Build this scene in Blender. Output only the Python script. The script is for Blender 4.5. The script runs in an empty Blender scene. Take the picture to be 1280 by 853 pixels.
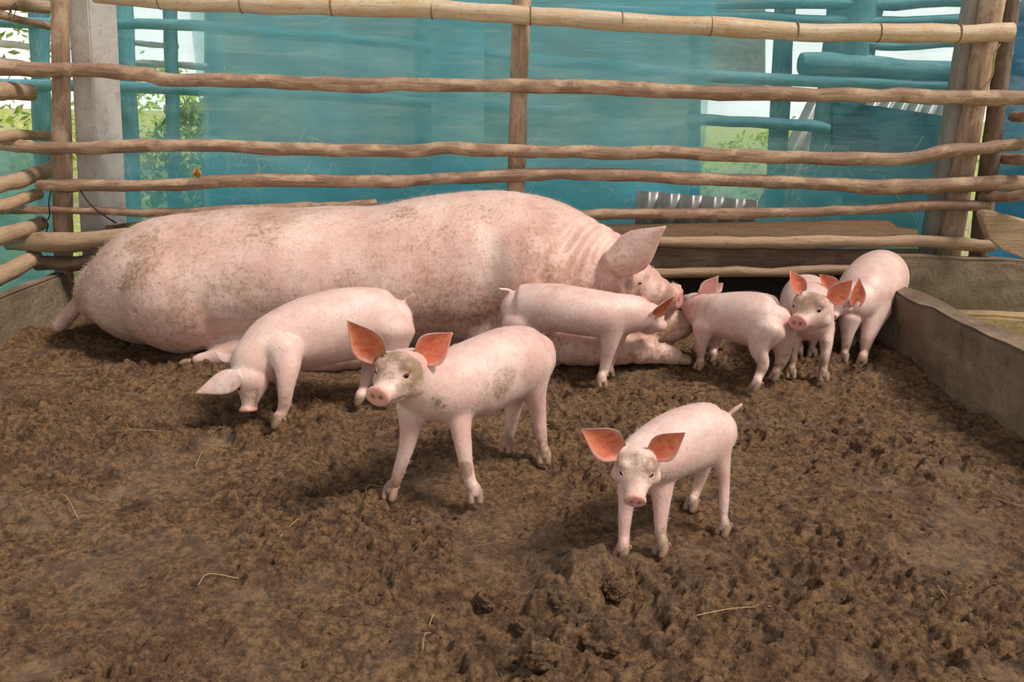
import bpy, bmesh, math, random
import numpy as np
from mathutils import Vector, Matrix, noise as mnoise
random.seed(7); RNG = np.random.default_rng(11)
S = bpy.context.scene
COL = S.collection

# ------------------------------------------------------------------ camera, sky, sun, exposure
CAM_H, FPX, PITCH, ROLL = 0.8, 1050.0, math.radians(16.5), math.radians(0.8)
cd = bpy.data.cameras.new('camera'); cam = bpy.data.objects.new('camera', cd); COL.objects.link(cam)
cd.sensor_width = 36; cd.lens = FPX / 1280 * 36; cd.clip_start = 0.02; cd.clip_end = 200
CAMROT = Matrix.Rotation(math.pi / 2 - PITCH, 3, 'X') @ Matrix.Rotation(ROLL, 3, 'Z')
cam.matrix_world = Matrix.Translation((0, 0, CAM_H)) @ CAMROT.to_4x4()
S.camera = cam
world = bpy.data.worlds.new('sky'); S.world = world; world.use_nodes = True
bgn = world.node_tree.nodes['Background']
bgn.inputs[1].default_value = 1.0
_tc = world.node_tree.nodes.new('ShaderNodeTexCoord'); _sp = world.node_tree.nodes.new('ShaderNodeSeparateXYZ'); _cr = world.node_tree.nodes.new('ShaderNodeValToRGB')
world.node_tree.links.new(_tc.outputs['Generated'], _sp.inputs[0]); world.node_tree.links.new(_sp.outputs[2], _cr.inputs[0]); world.node_tree.links.new(_cr.outputs[0], bgn.inputs[0])
_e = _cr.color_ramp.elements                      # hazy bright horizon, dimmer overcast overhead
_e[0].position = 0.0; _e[0].color = (1.25, 1.22, 1.15, 1); _e[1].position = 0.45; _e[1].color = (0.42, 0.42, 0.42, 1)
_m = _e.new(0.14); _m.color = (1.15, 1.12, 1.06, 1)
sd = bpy.data.lights.new('sun', 'SUN'); sun = bpy.data.objects.new('sun', sd); COL.objects.link(sun)
sd.energy = 3.5; sd.angle = math.radians(15); sd.color = (1, 0.93, 0.84)
sun.rotation_euler = Vector((-0.72, 0.22, -1.0)).to_track_quat('-Z', 'Y').to_euler()
S.view_settings.view_transform = 'Standard'; S.view_settings.look = 'None'
S.view_settings.exposure = 0.0; S.view_settings.gamma = 1.0; S.view_settings.use_curve_mapping = False


def ray(px, py):
    return CAMROT @ Vector(((px - 640) / FPX, -(py - 426.5) / FPX, -1))
def W(px, py, Y):                    # where a sight line meets the upright plane at depth Y
    d = ray(px, py); return Vector((0, 0, CAM_H)) + d * (Y / d.y)
def G(px, py, z=0.0):                # where it meets the ground
    d = ray(px, py); return Vector((0, 0, CAM_H)) + d * ((z - CAM_H) / d.z)
def AX(px, py, X):                   # where it meets the side plane x = X
    d = ray(px, py); return Vector((0, 0, CAM_H)) + d * (X / d.x)
def ppm(Y): return FPX / (Y * 0.959 + 0.12)


# ------------------------------------------------------------------ node helpers
def newmat(name):
    m = bpy.data.materials.new(name); m.use_nodes = True; nt = m.node_tree
    return m, nt, nt.nodes['Principled BSDF']
def N(nt, typ, **kw):
    n = nt.nodes.new(typ)
    for k, v in kw.items():
        if k in n.inputs.keys(): n.inputs[k].default_value = v
        else: setattr(n, k, v)
    return n
def L(nt, a, b): nt.links.new(a, b)
def noise(nt, vec, scale, detail=6, rough=0.6, dist=0.0):
    n = N(nt, 'ShaderNodeTexNoise'); n.inputs['Scale'].default_value = scale
    n.inputs['Detail'].default_value = detail; n.inputs['Roughness'].default_value = rough
    n.inputs['Distortion'].default_value = dist
    if vec is not None: L(nt, vec, n.inputs['Vector'])
    return n.outputs['Fac']
def ramp(nt, fac, stops):
    r = N(nt, 'ShaderNodeValToRGB'); e = r.color_ramp.elements
    while len(e) < len(stops): e.new(0.5)
    for i, (p, c) in enumerate(stops):
        e[i].position = p; e[i].color = (c[0], c[1], c[2], 1) if hasattr(c, '__len__') else (c, c, c, 1)
    L(nt, fac, r.inputs[0]); return r.outputs[0]
def mix(nt, fac, a, b):
    n = N(nt, 'ShaderNodeMix', data_type='RGBA')
    if isinstance(fac, float): n.inputs[0].default_value = fac
    else: L(nt, fac, n.inputs[0])
    for i, v in ((6, a), (7, b)):
        if isinstance(v, (tuple, list)): n.inputs[i].default_value = (v[0], v[1], v[2], 1)
        else: L(nt, v, n.inputs[i])
    return n.outputs[2]
def math_(nt, op, a, b=0.0, clamp=False):
    n = N(nt, 'ShaderNodeMath', operation=op, use_clamp=clamp)
    for i, v in ((0, a), (1, b)):
        if isinstance(v, (int, float)): n.inputs[i].default_value = v
        else: L(nt, v, n.inputs[i])
    return n.outputs[0]
def bump(nt, h, bsdf, strength=0.3, dist=0.01):
    b = N(nt, 'ShaderNodeBump'); b.inputs['Strength'].default_value = strength
    b.inputs['Distance'].default_value = dist; L(nt, h, b.inputs['Height']); L(nt, b.outputs[0], bsdf.inputs['Normal'])
def mapping(nt, vec, scale):
    m = N(nt, 'ShaderNodeMapping'); m.inputs['Scale'].default_value = scale; L(nt, vec, m.inputs['Vector']); return m.outputs[0]
def objco(nt): return N(nt, 'ShaderNodeTexCoord').outputs['Object']
def uvco(nt): return N(nt, 'ShaderNodeTexCoord').outputs['UV']
def attr(nt, name): return N(nt, 'ShaderNodeAttribute', attribute_name=name).outputs['Fac']


# ------------------------------------------------------------------ materials
def mat_wood(name, c1, c2, c3, rough=0.75):
    m, nt, b = newmat(name); uv = uvco(nt)
    rnd = N(nt, 'ShaderNodeObjectInfo').outputs['Random']
    off = N(nt, 'ShaderNodeVectorMath', operation='ADD'); L(nt, uv, off.inputs[0])
    cmb = N(nt, 'ShaderNodeCombineXYZ'); L(nt, math_(nt, 'MULTIPLY', rnd, 17.0), cmb.inputs[0]); L(nt, math_(nt, 'MULTIPLY', rnd, 5.0), cmb.inputs[2])
    L(nt, cmb.outputs[0], off.inputs[1]); v = off.outputs[0]
    grain = noise(nt, mapping(nt, v, (6, 90, 1)), 1.0, 8, 0.65, 0.6)
    patch = noise(nt, mapping(nt, v, (9, 12, 1)), 1.0, 5, 0.6, 0.3)
    fine = noise(nt, mapping(nt, v, (60, 120, 1)), 1.0, 4, 0.7)
    c = mix(nt, ramp(nt, grain, [(0.35, 0), (0.65, 1)]), c1, c2)
    c = mix(nt, ramp(nt, patch, [(0.48, 0), (0.62, 1)]), c, c3)
    c = mix(nt, ramp(nt, fine, [(0.30, 0.55), (0.45, 0)]), c, tuple(x * 0.35 for x in c1))
    L(nt, c, b.inputs['Base Color']); b.inputs['Roughness'].default_value = rough
    h = math_(nt, 'ADD', math_(nt, 'MULTIPLY', grain, 0.7), math_(nt, 'ADD', patch, math_(nt, 'MULTIPLY', fine, 0.4)))
    bump(nt, h, b, 0.7, 0.006); return m
def mat_concrete(name, c1, c2, stain, rough=0.85, bs=0.9):
    m, nt, b = newmat(name); v = objco(nt)
    a = noise(nt, v, 5, 8, 0.6); d = noise(nt, v, 38, 6, 0.7); s = noise(nt, v, 2.4, 5, 0.65, 0.4)
    c = mix(nt, ramp(nt, a, [(0.35, 0), (0.65, 1)]), c1, c2)
    c = mix(nt, ramp(nt, s, [(0.48, 0), (0.66, 0.85)]), c, stain)
    c = mix(nt, ramp(nt, d, [(0.3, 0.5), (0.48, 0)]), c, tuple(x * 0.4 for x in c1))
    L(nt, c, b.inputs['Base Color']); b.inputs['Roughness'].default_value = rough
    bump(nt, math_(nt, 'ADD', d, a), b, bs, 0.015); return m
def mat_plain(name, col, rough=0.6, spec=0.5, nscale=40, var=0.25, metal=0.0):
    m, nt, b = newmat(name); n = noise(nt, objco(nt), nscale, 4)
    L(nt, mix(nt, n, tuple(x * (1 - var) for x in col), tuple(min(1, x * (1 + var)) for x in col)), b.inputs['Base Color'])
    b.inputs['Roughness'].default_value = rough; b.inputs['Specular IOR Level'].default_value = spec
    b.inputs['Metallic'].default_value = metal; return m

def mat_soil():
    m, nt, b = newmat('trodden_soil'); v = objco(nt)
    a = noise(nt, v, 3.0, 6, 0.6); f = noise(nt, v, 70, 8, 0.75); g = noise(nt, v, 170, 5, 0.75); q = noise(nt, v, 22, 5, 0.6)
    wet = attr(nt, 'smear')
    c = mix(nt, ramp(nt, f, [(0.40, 0), (0.60, 1)]), (0.098, 0.046, 0.021), (0.45, 0.255, 0.122))
    c = mix(nt, ramp(nt, q, [(0.36, 0.7), (0.52, 0)]), c, (0.075, 0.034, 0.018))
    c = mix(nt, ramp(nt, a, [(0.45, 0), (0.7, 0.4)]), c, (0.20, 0.10, 0.055))
    c = mix(nt, ramp(nt, g, [(0.56, 0), (0.70, 0.5)]), c, (0.60, 0.38, 0.19))
    c = mix(nt, math_(nt, 'MULTIPLY', wet, 0.45), c, (0.19, 0.132, 0.09))
    c = mix(nt, ramp(nt, g, [(0.34, 0.7), (0.44, 0)]), c, (0.045, 0.022, 0.010))
    L(nt, c, b.inputs['Base Color'])
    r = N(nt, 'ShaderNodeMapRange'); L(nt, wet, r.inputs[0]); r.inputs[3].default_value = 0.85; r.inputs[4].default_value = 0.33
    L(nt, r.outputs[0], b.inputs['Roughness']); b.inputs['Specular IOR Level'].default_value = 0.4
    inv = math_(nt, 'SUBTRACT', 1.0, math_(nt, 'MULTIPLY', wet, 0.6))
    bump(nt, math_(nt, 'MULTIPLY', math_(nt, 'ADD', f, math_(nt, 'MULTIPLY', g, 0.5)), inv), b, 1.0, 0.02); return m

def mat_skin(name, base, pale, blush, mudc, dirt_lo, dirt_hi, sc=1.0):
    m, nt, b = newmat(name); v = objco(nt)
    a = noise(nt, v, 9 / sc, 5, 0.6); p = noise(nt, v, 20 / sc, 5, 0.6, 0.5); f = noise(nt, v, 150 / sc, 5, 0.75)
    hair = noise(nt, mapping(nt, v, (220 / sc, 220 / sc, 60 / sc)), 1.0, 3, 0.6)
    c = mix(nt, ramp(nt, a, [(0.35, 0), (0.65, 1)]), base, pale)
    c = mix(nt, ramp(nt, p, [(0.5, 0), (0.72, 0.55)]), c, blush)
    c = mix(nt, ramp(nt, hair, [(0.55, 0), (0.8, 0.35)]), c, pale)
    d0 = noise(nt, v, 6.5 / sc, 8, 0.72, 0.3)
    d1 = math_(nt, 'ADD', d0, math_(nt, 'MULTIPLY', math_(nt, 'SUBTRACT', f, 0.5), 0.35 if sc < 1.5 else 0.85))
    c = mix(nt, ramp(nt, d1, [(dirt_lo, 0), (dirt_hi, 0.7)]), c, mudc)
    c = mix(nt, ramp(nt, f, [(0.32, 0.35), (0.47, 0)]), c, tuple(x * 0.6 for x in mudc))  # fine dark speckle paints in the shadows between hairs
    mud = attr(nt, 'mud')
    brk = math_(nt, 'ADD', math_(nt, 'MULTIPLY', math_(nt, 'SUBTRACT', f, 0.5), 1.5), math_(nt, 'MULTIPLY', math_(nt, 'SUBTRACT', d0, 0.5), 1.3))
    mm = math_(nt, 'MULTIPLY', ramp(nt, math_(nt, 'ADD', mud, brk), [(0.30, 0), (0.85, 0.85)]), math_(nt, 'MULTIPLY', mud, 3.0, True))
    c = mix(nt, mm, c, mudc)
    c = mix(nt, attr(nt, 'pink'), c, (0.72, 0.27, 0.22))
    c = mix(nt, attr(nt, 'dark'), c, (0.07, 0.03, 0.025))
    sp = N(nt, 'ShaderNodeTexVoronoi'); sp.inputs['Scale'].default_value = 26 / sc; L(nt, v, sp.inputs['Vector'])
    c = mix(nt, ramp(nt, sp.outputs['Distance'], [(0.025, 0.7), (0.05, 0)]), c, (0.13, 0.075, 0.05))
    L(nt, c, b.inputs['Base Color']); b.inputs['Roughness'].default_value = 0.42
    b.inputs['Specular IOR Level'].default_value = 0.45
    b.inputs['Subsurface Weight'].default_value = 0.12; b.inputs['Subsurface Radius'].default_value = (1, 0.35, 0.25)
    b.inputs['Subsurface Scale'].default_value = 0.012
    b.inputs['Sheen Weight'].default_value = 0.08; b.inputs['Sheen Roughness'].default_value = 0.5
    bump(nt, math_(nt, 'ADD', math_(nt, 'MULTIPLY', f, 0.6), math_(nt, 'ADD', math_(nt, 'MULTIPLY', hair, 0.6), p)), b, 0.35, 0.004 * sc); return m

def mat_ear(name, col, deep, rim=(0.80, 0.52, 0.45)):
    m, nt, b = newmat(name); v = objco(nt); n = noise(nt, v, 45, 5, 0.6, 1.2)
    c = mix(nt, ramp(nt, n, [(0.35, 0), (0.65, 1)]), col, deep)
    c = mix(nt, attr(nt, 'edge'), c, rim)
    L(nt, c, b.inputs['Base Color']); b.inputs['Roughness'].default_value = 0.5
    tr = N(nt, 'ShaderNodeBsdfTranslucent'); L(nt, c, tr.inputs[0])
    ms = N(nt, 'ShaderNodeMixShader'); ms.inputs[0].default_value = 0.35
    L(nt, b.outputs[0], ms.inputs[1]); L(nt, tr.outputs[0], ms.inputs[2])
    L(nt, ms.outputs[0], nt.nodes['Material Output'].inputs[0]); return m

def mat_net(name='teal_netting', tint=1.0):
    m, nt, b = newmat(name); v = objco(nt)
    streak = noise(nt, mapping(nt, v, (3, 3, 14)), 1.0, 7, 0.65, 1.0)
    diag = N(nt, 'ShaderNodeMapping'); diag.inputs['Rotation'].default_value = (0, 0.6, 0); diag.inputs['Scale'].default_value = (3, 1, 60); L(nt, v, diag.inputs['Vector'])
    d = noise(nt, diag.outputs[0], 1.0, 5, 0.6, 0.5); blot = noise(nt, v, 2.2, 5, 0.6)
    c = mix(nt, ramp(nt, streak, [(0.35, 0), (0.65, 1)]), (0.30, 0.62, 0.67), (0.55, 0.80, 0.82))
    c = mix(nt, ramp(nt, blot, [(0.4, 0), (0.65, 1)]), c, (0.20, 0.60, 0.74))
    c = mix(nt, ramp(nt, d, [(0.55, 0), (0.70, 0.7)]), c, (0.80, 0.90, 0.86))
    sx = N(nt, 'ShaderNodeSeparateXYZ'); L(nt, v, sx.inputs[0])
    c = mix(nt, ramp(nt, math_(nt, 'ADD', sx.outputs[2], math_(nt, 'MULTIPLY', blot, 0.2)), [(0.58, 0.75), (0.70, 0)]), c, (0.13, 0.62, 0.80))
    if tint < 1: c = mix(nt, 1.0 - tint, c, (0.01, 0.10, 0.26))
    dif = N(nt, 'ShaderNodeBsdfDiffuse'); L(nt, c, dif.inputs[0])
    trl = N(nt, 'ShaderNodeBsdfTranslucent'); L(nt, c, trl.inputs[0])
    m1 = N(nt, 'ShaderNodeMixShader'); m1.inputs[0].default_value = 0.45; L(nt, dif.outputs[0], m1.inputs[1]); L(nt, trl.outputs[0], m1.inputs[2])
    tp = N(nt, 'ShaderNodeBsdfTransparent'); tp.inputs[0].default_value = (0.86, 0.98, 0.98, 1)
    m2 = N(nt, 'ShaderNodeMixShader'); L(nt, tp.outputs[0], m2.inputs[1]); L(nt, m1.outputs[0], m2.inputs[2])
    fac = N(nt, 'ShaderNodeMapRange'); L(nt, math_(nt, 'ADD', math_(nt, 'MULTIPLY', streak, 0.5), math_(nt, 'MULTIPLY', blot, 0.5)), fac.inputs[0])
    fac.inputs[1].default_value = 0.35; fac.inputs[2].default_value = 0.65; fac.inputs[3].default_value = 0.30; fac.inputs[4].default_value = 0.60
    L(nt, math_(nt, 'ADD', fac.outputs[0], attr(nt, 'dense'), True), m2.inputs[0])
    L(nt, m2.outputs[0], nt.nodes['Material Output'].inputs[0]); nt.nodes.remove(b); return m

M = {}
M['bark'] = mat_wood('bark_pole', (0.21, 0.115, 0.072), (0.38, 0.235, 0.155), (0.50, 0.33, 0.215))
M['post'] = mat_wood('weathered_post', (0.26, 0.155, 0.10), (0.46, 0.30, 0.205), (0.54, 0.37, 0.26))
M['bamboo'] = mat_wood('dry_bamboo', (0.50, 0.35, 0.22), (0.70, 0.55, 0.39), (0.58, 0.37, 0.21), 0.5)
M['joint'] = mat_plain('bamboo_joint', (0.22, 0.12, 0.07))
M['plank'] = mat_wood('old_plank', (0.32, 0.20, 0.12), (0.47, 0.32, 0.20), (0.40, 0.26, 0.16))
M['darkplank'] = mat_wood('dark_plank', (0.11, 0.065, 0.045), (0.19, 0.12, 0.08), (0.24, 0.16, 0.11))
M['concrete'] = mat_concrete('grey_concrete', (0.28, 0.24, 0.21), (0.38, 0.34, 0.31), (0.27, 0.20, 0.15), 0.85, 0.3)
M['palecon'] = mat_concrete('pale_concrete', (0.44, 0.39, 0.36), (0.54, 0.50, 0.47), (0.36, 0.28, 0.23), 0.85, 0.2)
M['curb'] = mat_concrete('curb_concrete', (0.20, 0.135, 0.085), (0.34, 0.25, 0.165), (0.13, 0.08, 0.045))
M['trough'] = mat_concrete('trough_concrete', (0.42, 0.27, 0.13), (0.50, 0.36, 0.19), (0.33, 0.2, 0.1))
M['soil'] = mat_soil()
M['net'] = mat_net()
M['pigskin'] = mat_skin('piglet_skin', (0.66, 0.40, 0.355), (0.80, 0.59, 0.52), (0.66, 0.32, 0.29), (0.24, 0.155, 0.08), 0.54, 0.74)
M['sowskin'] = mat_skin('sow_skin', (0.66, 0.39, 0.33), (0.84, 0.61, 0.53), (0.64, 0.30, 0.25), (0.29, 0.145, 0.07), 0.44, 0.68, 2.0)
M['ear'] = mat_ear('ear_inside', (0.86, 0.31, 0.17), (0.74, 0.14, 0.07))
M['sowear'] = mat_ear('sow_ear', (0.66, 0.33, 0.28), (0.58, 0.25, 0.2))
M['hoof'] = mat_plain('hoof_horn', (0.33, 0.21, 0.14), 0.6, 0.4, 90, 0.5)
M['eye'] = mat_plain('eye', (0.012, 0.008, 0.008), 0.08, 0.6, 5, 0.1)
M['straw'] = mat_plain('straw', (0.36, 0.25, 0.13), 0.7, 0.3)
M['wire'] = mat_plain('wire', (0.02, 0.018, 0.016), 0.6, 0.3)
M['leaf'] = mat_plain('dry_leaf', (0.50, 0.26, 0.05), 0.6, 0.3, 60, 0.4)
M['metal'] = mat_plain('zinc_sheet', (0.38, 0.36, 0.35), 0.4, 0.5, 14, 0.45, 0.5)


# ------------------------------------------------------------------ object helpers
def tag(o, label, cat, group=None, kind=None):
    o['label'] = label; o['category'] = cat
    if group: o['group'] = group
    if kind: o['kind'] = kind
    return o
def link_bm(name, bm, mats, parent=None, smooth=True):
    me = bpy.data.meshes.new(name); bm.to_mesh(me); bm.free()
    for m in (mats if isinstance(mats, (list, tuple)) else [mats]): me.materials.append(m)
    if smooth: me.shade_smooth()
    o = bpy.data.objects.new(name, me); COL.objects.link(o)
    if parent: o.parent = parent
    return o
def base_origin(o):
    """move a mesh's origin to the middle of its base"""
    me = o.data; n = len(me.vertices); co = np.empty(n * 3, 'f'); me.vertices.foreach_get('co', co); co = co.reshape(-1, 3)
    c = np.array([(co[:, 0].min() + co[:, 0].max()) / 2, (co[:, 1].min() + co[:, 1].max()) / 2, co[:, 2].min()], 'f')
    me.vertices.foreach_set('co', (co - c).ravel()); me.update(); o.location = Vector(c.tolist()); return o
def struct(o): o['kind'] = 'structure'; return o

def catmull(P, n):
    """resample rows of P smoothly: n steps per span"""
    P = np.array(P, float); Q = np.vstack([2 * P[0] - P[1], P, 2 * P[-1] - P[-2]]); out = []
    for i in range(1, len(Q) - 2):
        a, b, c, d = Q[i - 1], Q[i], Q[i + 1], Q[i + 2]
        for k in range(n):
            t = k / n
            out.append(0.5 * ((2 * b) + (-a + c) * t + (2 * a - 5 * b + 4 * c - d) * t * t + (-a + 3 * b - 3 * c + d) * t ** 3))
    out.append(Q[-2]); return np.array(out)

def loft(bm, rows, seg=20, up=(0, 0, 1), cap=(0.7, 0.7), mat=0, uv=False, wob=None):
    """rows: x y z  rside rup rdown ; closed rounded solid"""
    rows = np.array(rows, float); P = rows[:, :3]
    T = np.gradient(P, axis=0); T /= np.linalg.norm(T, axis=1)[:, None]
    up = Vector(up); rings = []; dist = 0.0; lens = []
    R = []
    for i in range(len(P)):
        t = Vector(T[i]); s = t.cross(up)
        if s.length < 1e-3: s = Vector((1, 0, 0))
        s.normalize(); u = s.cross(t).normalized(); R.append((Vector(P[i]), t, s, u, *rows[i, 3:6]))
    full = []
    p, t, s, u, a, b, c = R[0]; m = (a + b + c) / 3 * cap[0]
    for f in (0.98, 0.85, 0.6, 0.3): full.append((p - t * m * f, t, s, u, a * math.sqrt(1 - f * f), b * math.sqrt(1 - f * f), c * math.sqrt(1 - f * f)))
    full += R
    p, t, s, u, a, b, c = R[-1]; m = (a + b + c) / 3 * cap[1]
    for f in (0.3, 0.6, 0.85, 0.98): full.append((p + t * m * f, t, s, u, a * math.sqrt(1 - f * f), b * math.sqrt(1 - f * f), c * math.sqrt(1 - f * f)))
    prev = None
    for i, (p, t, s, u, a, b, c) in enumerate(full):
        if prev is not None: dist += (p - prev).length
        prev = p; lens.append(dist); ring = []
        for k in range(seg):
            th = 2 * math.pi * k / seg; x, y = math.cos(th), math.sin(th)
            q = p + s * (a * x) + u * ((b if y > 0 else c) * y)
            if wob:
                amp, fr = wob; d = mnoise.noise(q * fr) + 0.5 * mnoise.noise(q * fr * 2.7)
                q = q + (q - p).normalized() * (amp * d) if (q - p).length > 1e-6 else q
            ring.append(bm.verts.new(q))
        rings.append(ring)
    lay = bm.loops.layers.uv.verify() if uv else None; faces = []
    per = 2 * math.pi * float(np.mean(rows[:, 3]))
    for i in range(len(rings) - 1):
        for k in range(seg):
            k2 = (k + 1) % seg
            f = bm.faces.new((rings[i][k], rings[i][k2], rings[i + 1][k2], rings[i + 1][k])); f.material_index = mat; f.smooth = True
            if uv:
                for l, (ii, kk) in zip(f.loops, ((i, k), (i, k + 1), (i + 1, k + 1), (i + 1, k))): l[lay].uv = (lens[ii], kk / seg * per)
    for ring, fl in ((rings[0], True), (rings[-1], False)):
        f = bm.faces.new(ring[::-1] if not fl else ring); f.material_index = mat
        if uv:
            for l, v in zip(f.loops, ring[::-1] if not fl else ring): l[lay].uv = (v.co.x * 3, v.co.z * 3)
    bmesh.ops.recalc_face_normals(bm, faces=bm.faces)

def quadsurf(bm, grid, mat=0):
    """grid[i][j] verts -> faces"""
    for i in range(len(grid) - 1):
        for j in range(len(grid[0]) - 1):
            f = bm.faces.new((grid[i][j], grid[i + 1][j], grid[i + 1][j + 1], grid[i][j + 1])); f.material_index = mat; f.smooth = True

def pole(name, pts, label, cat, m, group=None, wob=0.0040, seg=14, step=5, parent=None, capr=0.35, up=(0, 0, 1)):
    """pts: world (x,y,z,r) rows"""
    q = catmull(pts, step); L0 = len(q)
    ph = random.uniform(0, 50)
    for i in range(L0):
        a = mnoise.noise(Vector((q[i, 0] * 5 + ph, q[i, 1] * 5, q[i, 2] * 5)))
        q[i, 3] *= 1 + 0.13 * a
        q[i, 2] += 0.007 * mnoise.noise(Vector((q[i, 0] * 7 + ph, q[i, 1] * 7, 3.3 + q[i, 2] * 7))) * (1 if wob else 0)
    rows = [[*r[:3], r[3], r[3], r[3]] for r in q]
    bm = bmesh.new(); loft(bm, rows, seg, up, (capr, capr), 0, True, (wob, 22) if wob else None)
    o = link_bm(name, bm, m, parent)
    if parent is None: base_origin(o)
    if label: tag(o, label, cat, group)
    return o
def railpx(pts, Y, th, Y2=None):
    """pixel polyline + thickness px -> world rows, Y..Y2 across"""
    out = []; x0, x1 = pts[0][0], pts[-1][0]
    for p in pts:
        f = (p[0] - x0) / (x1 - x0); y = Y + ((Y2 if Y2 else Y) - Y) * f
        t = p[2] if len(p) > 2 else th
        v = W(p[0], p[1], y); out.append([v.x, v.y, v.z, t / 2 / ppm(y)])
    return out
def box_bm(lo, hi, cuts=0, wobble=0.0, bevel=0.006):
    bm = bmesh.new(); bmesh.ops.create_cube(bm, size=1)
    for v in bm.verts: v.co = Vector([lo[i] + (v.co[i] + 0.5) * (hi[i] - lo[i]) for i in range(3)])
    if cuts: bmesh.ops.subdivide_edges(bm, edges=bm.edges, cuts=cuts, use_grid_fill=True)
    if bevel: bmesh.ops.bevel(bm, geom=[e for e in bm.edges if e.calc_face_angle(0) > 0.5], offset=bevel, segments=2, affect='EDGES')
    if wobble:
        for v in bm.verts: v.co += mnoise.noise_vector(v.co * 9) * wobble + mnoise.noise_vector(v.co * 30) * wobble * 0.4
    return bm
def hexa_bm(P, cuts=5, wobble=0.004, bevel=0.006):
    """8 corners: bottom 4 ccw then top 4"""
    bm = bmesh.new(); v = [bm.verts.new(p) for p in P]
    for f in ((3, 2, 1, 0), (4, 5, 6, 7), (0, 1, 5, 4), (1, 2, 6, 5), (2, 3, 7, 6), (3, 0, 4, 7)): bm.faces.new([v[i] for i in f])
    bmesh.ops.subdivide_edges(bm, edges=bm.edges, cuts=cuts, use_grid_fill=True)
    if bevel: bmesh.ops.bevel(bm, geom=[e for e in bm.edges if e.calc_face_angle(0) > 0.5], offset=bevel, segments=2, affect='EDGES')
    for q in bm.verts: q.co += mnoise.noise_vector(q.co * 9) * wobble + mnoise.noise_vector(q.co * 30) * wobble * 0.5
    bmesh.ops.recalc_face_normals(bm, faces=bm.faces); return bm

# ------------------------------------------------------------------ the pen's dirt floor
def vnoise(x, y, seed):
    r = np.random.default_rng(seed); T = r.random((257, 257)); T[256] = T[0]; T[:, 256] = T[:, 0]
    xi = np.floor(x).astype(int); yi = np.floor(y).astype(int); fx = x - xi; fy = y - yi
    fx = fx * fx * (3 - 2 * fx); fy = fy * fy * (3 - 2 * fy); xi %= 256; yi %= 256
    return (T[xi, yi] * (1 - fx) + T[xi + 1, yi] * fx) * (1 - fy) + (T[xi, yi + 1] * (1 - fx) + T[xi + 1, yi + 1] * fx) * fy
def sstep(a, b, x):
    t = np.clip((x - a) / (b - a), 0, 1); return t * t * (3 - 2 * t)
MOUND = G(735, 735)
SMEARS = [(1180, 690, .10), (1215, 640, .11), (1110, 605, .07), (1090, 830, .05), (1255, 830, .05), (860, 545, .05), (905, 690, .04), (720, 680, .05), (770, 640, .05), (1000, 720, .03),
          (140, 610, .05), (270, 545, .05), (60, 830, .05), (145, 715, .05), (310, 740, .04), (1190, 590, .06), (40, 650, .06)]
def domes(x, y, cell, seed):
    """crumb structure: rounded lumps on a jittered lattice"""
    r = np.random.default_rng(seed); JX, JY, JR = r.random((256, 256)), r.random((256, 256)), r.random((256, 256))
    u, v = x / cell, y / cell; iu, iv = np.floor(u).astype(int), np.floor(v).astype(int); out = np.zeros_like(x)
    for di in (-1, 0, 1):
        for dj in (-1, 0, 1):
            a, b = (iu + di) % 256, (iv + dj) % 256
            cx, cy, rr = iu + di + JX[a, b], iv + dj + JY[a, b], .45 + .55 * JR[a, b] ** 1.5
            d2 = (u - cx) ** 2 + (v - cy) ** 2
            out = np.maximum(out, np.sqrt(np.maximum(0, rr * rr - d2)))
    return out
def ground_h(x, y):
    x = x + 10.0; y = y + 10.0
    big = vnoise(x * 2.3, y * 2.3, 1) - .5
    n1 = vnoise(x * 11, y * 11, 2); n2 = vnoise(x * 26, y * 26, 3); n3 = vnoise(x * 58, y * 58, 4); n4 = vnoise(x * 140, y * 140, 5)
    xw = x + .010 * (n3 - .5) + .006 * n4; yw = y + .010 * (n2 - .5) + .006 * vnoise(x * 130, y * 130, 12)
    d1 = domes(xw, yw, .026, 6); d2 = domes(xw + .3, yw + .7, .0145, 7)
    x = x - 10.0; y = y - 10.0
    rough = .45 + .55 * sstep(.35, .65, vnoise((x + 10) * 5.1, (y + 10) * 5.1, 8))
    sm = np.zeros_like(x)
    for px, py, r in SMEARS:
        g = G(px, py); sm = np.maximum(sm, np.exp(-(((x - g.x) / (r * 1.1)) ** 2 + ((y - g.y) / (r * .8)) ** 2)))
    fr = (n2 - .5) * .9 + (n3 - .5) * .7 + (n1 - .5) * .9
    patch = sstep(.62, .9, vnoise((x + 10) * 5.5, (y + 10) * 8, 9) + fr * .35)
    smear = np.clip(sstep(.38, .9, sm + fr * .55) + patch * .55, 0, 1)
    md = np.exp(-(((x - MOUND.x) / .15) ** 2 + ((y - MOUND.y) / .12) ** 2))
    gran = rough * (d1 * .023 * sstep(.35, .6, n1 * .5 + n2 * .5 + .05) + d2 * .016 + (n3 - .5) * .006 + (n4 - .5) * .005)
    h = big * .03 + (n1 - .5) * .016 + (n2 - .5) * .010 + gran * (1 - .82 * smear) - .003 * smear
    h = h + md * (.014 + .065 * (n1 - .45) + .045 * (n2 - .5) + .012 * (n3 - .5) + .026 * d1)
    return h - .017, smear
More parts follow.
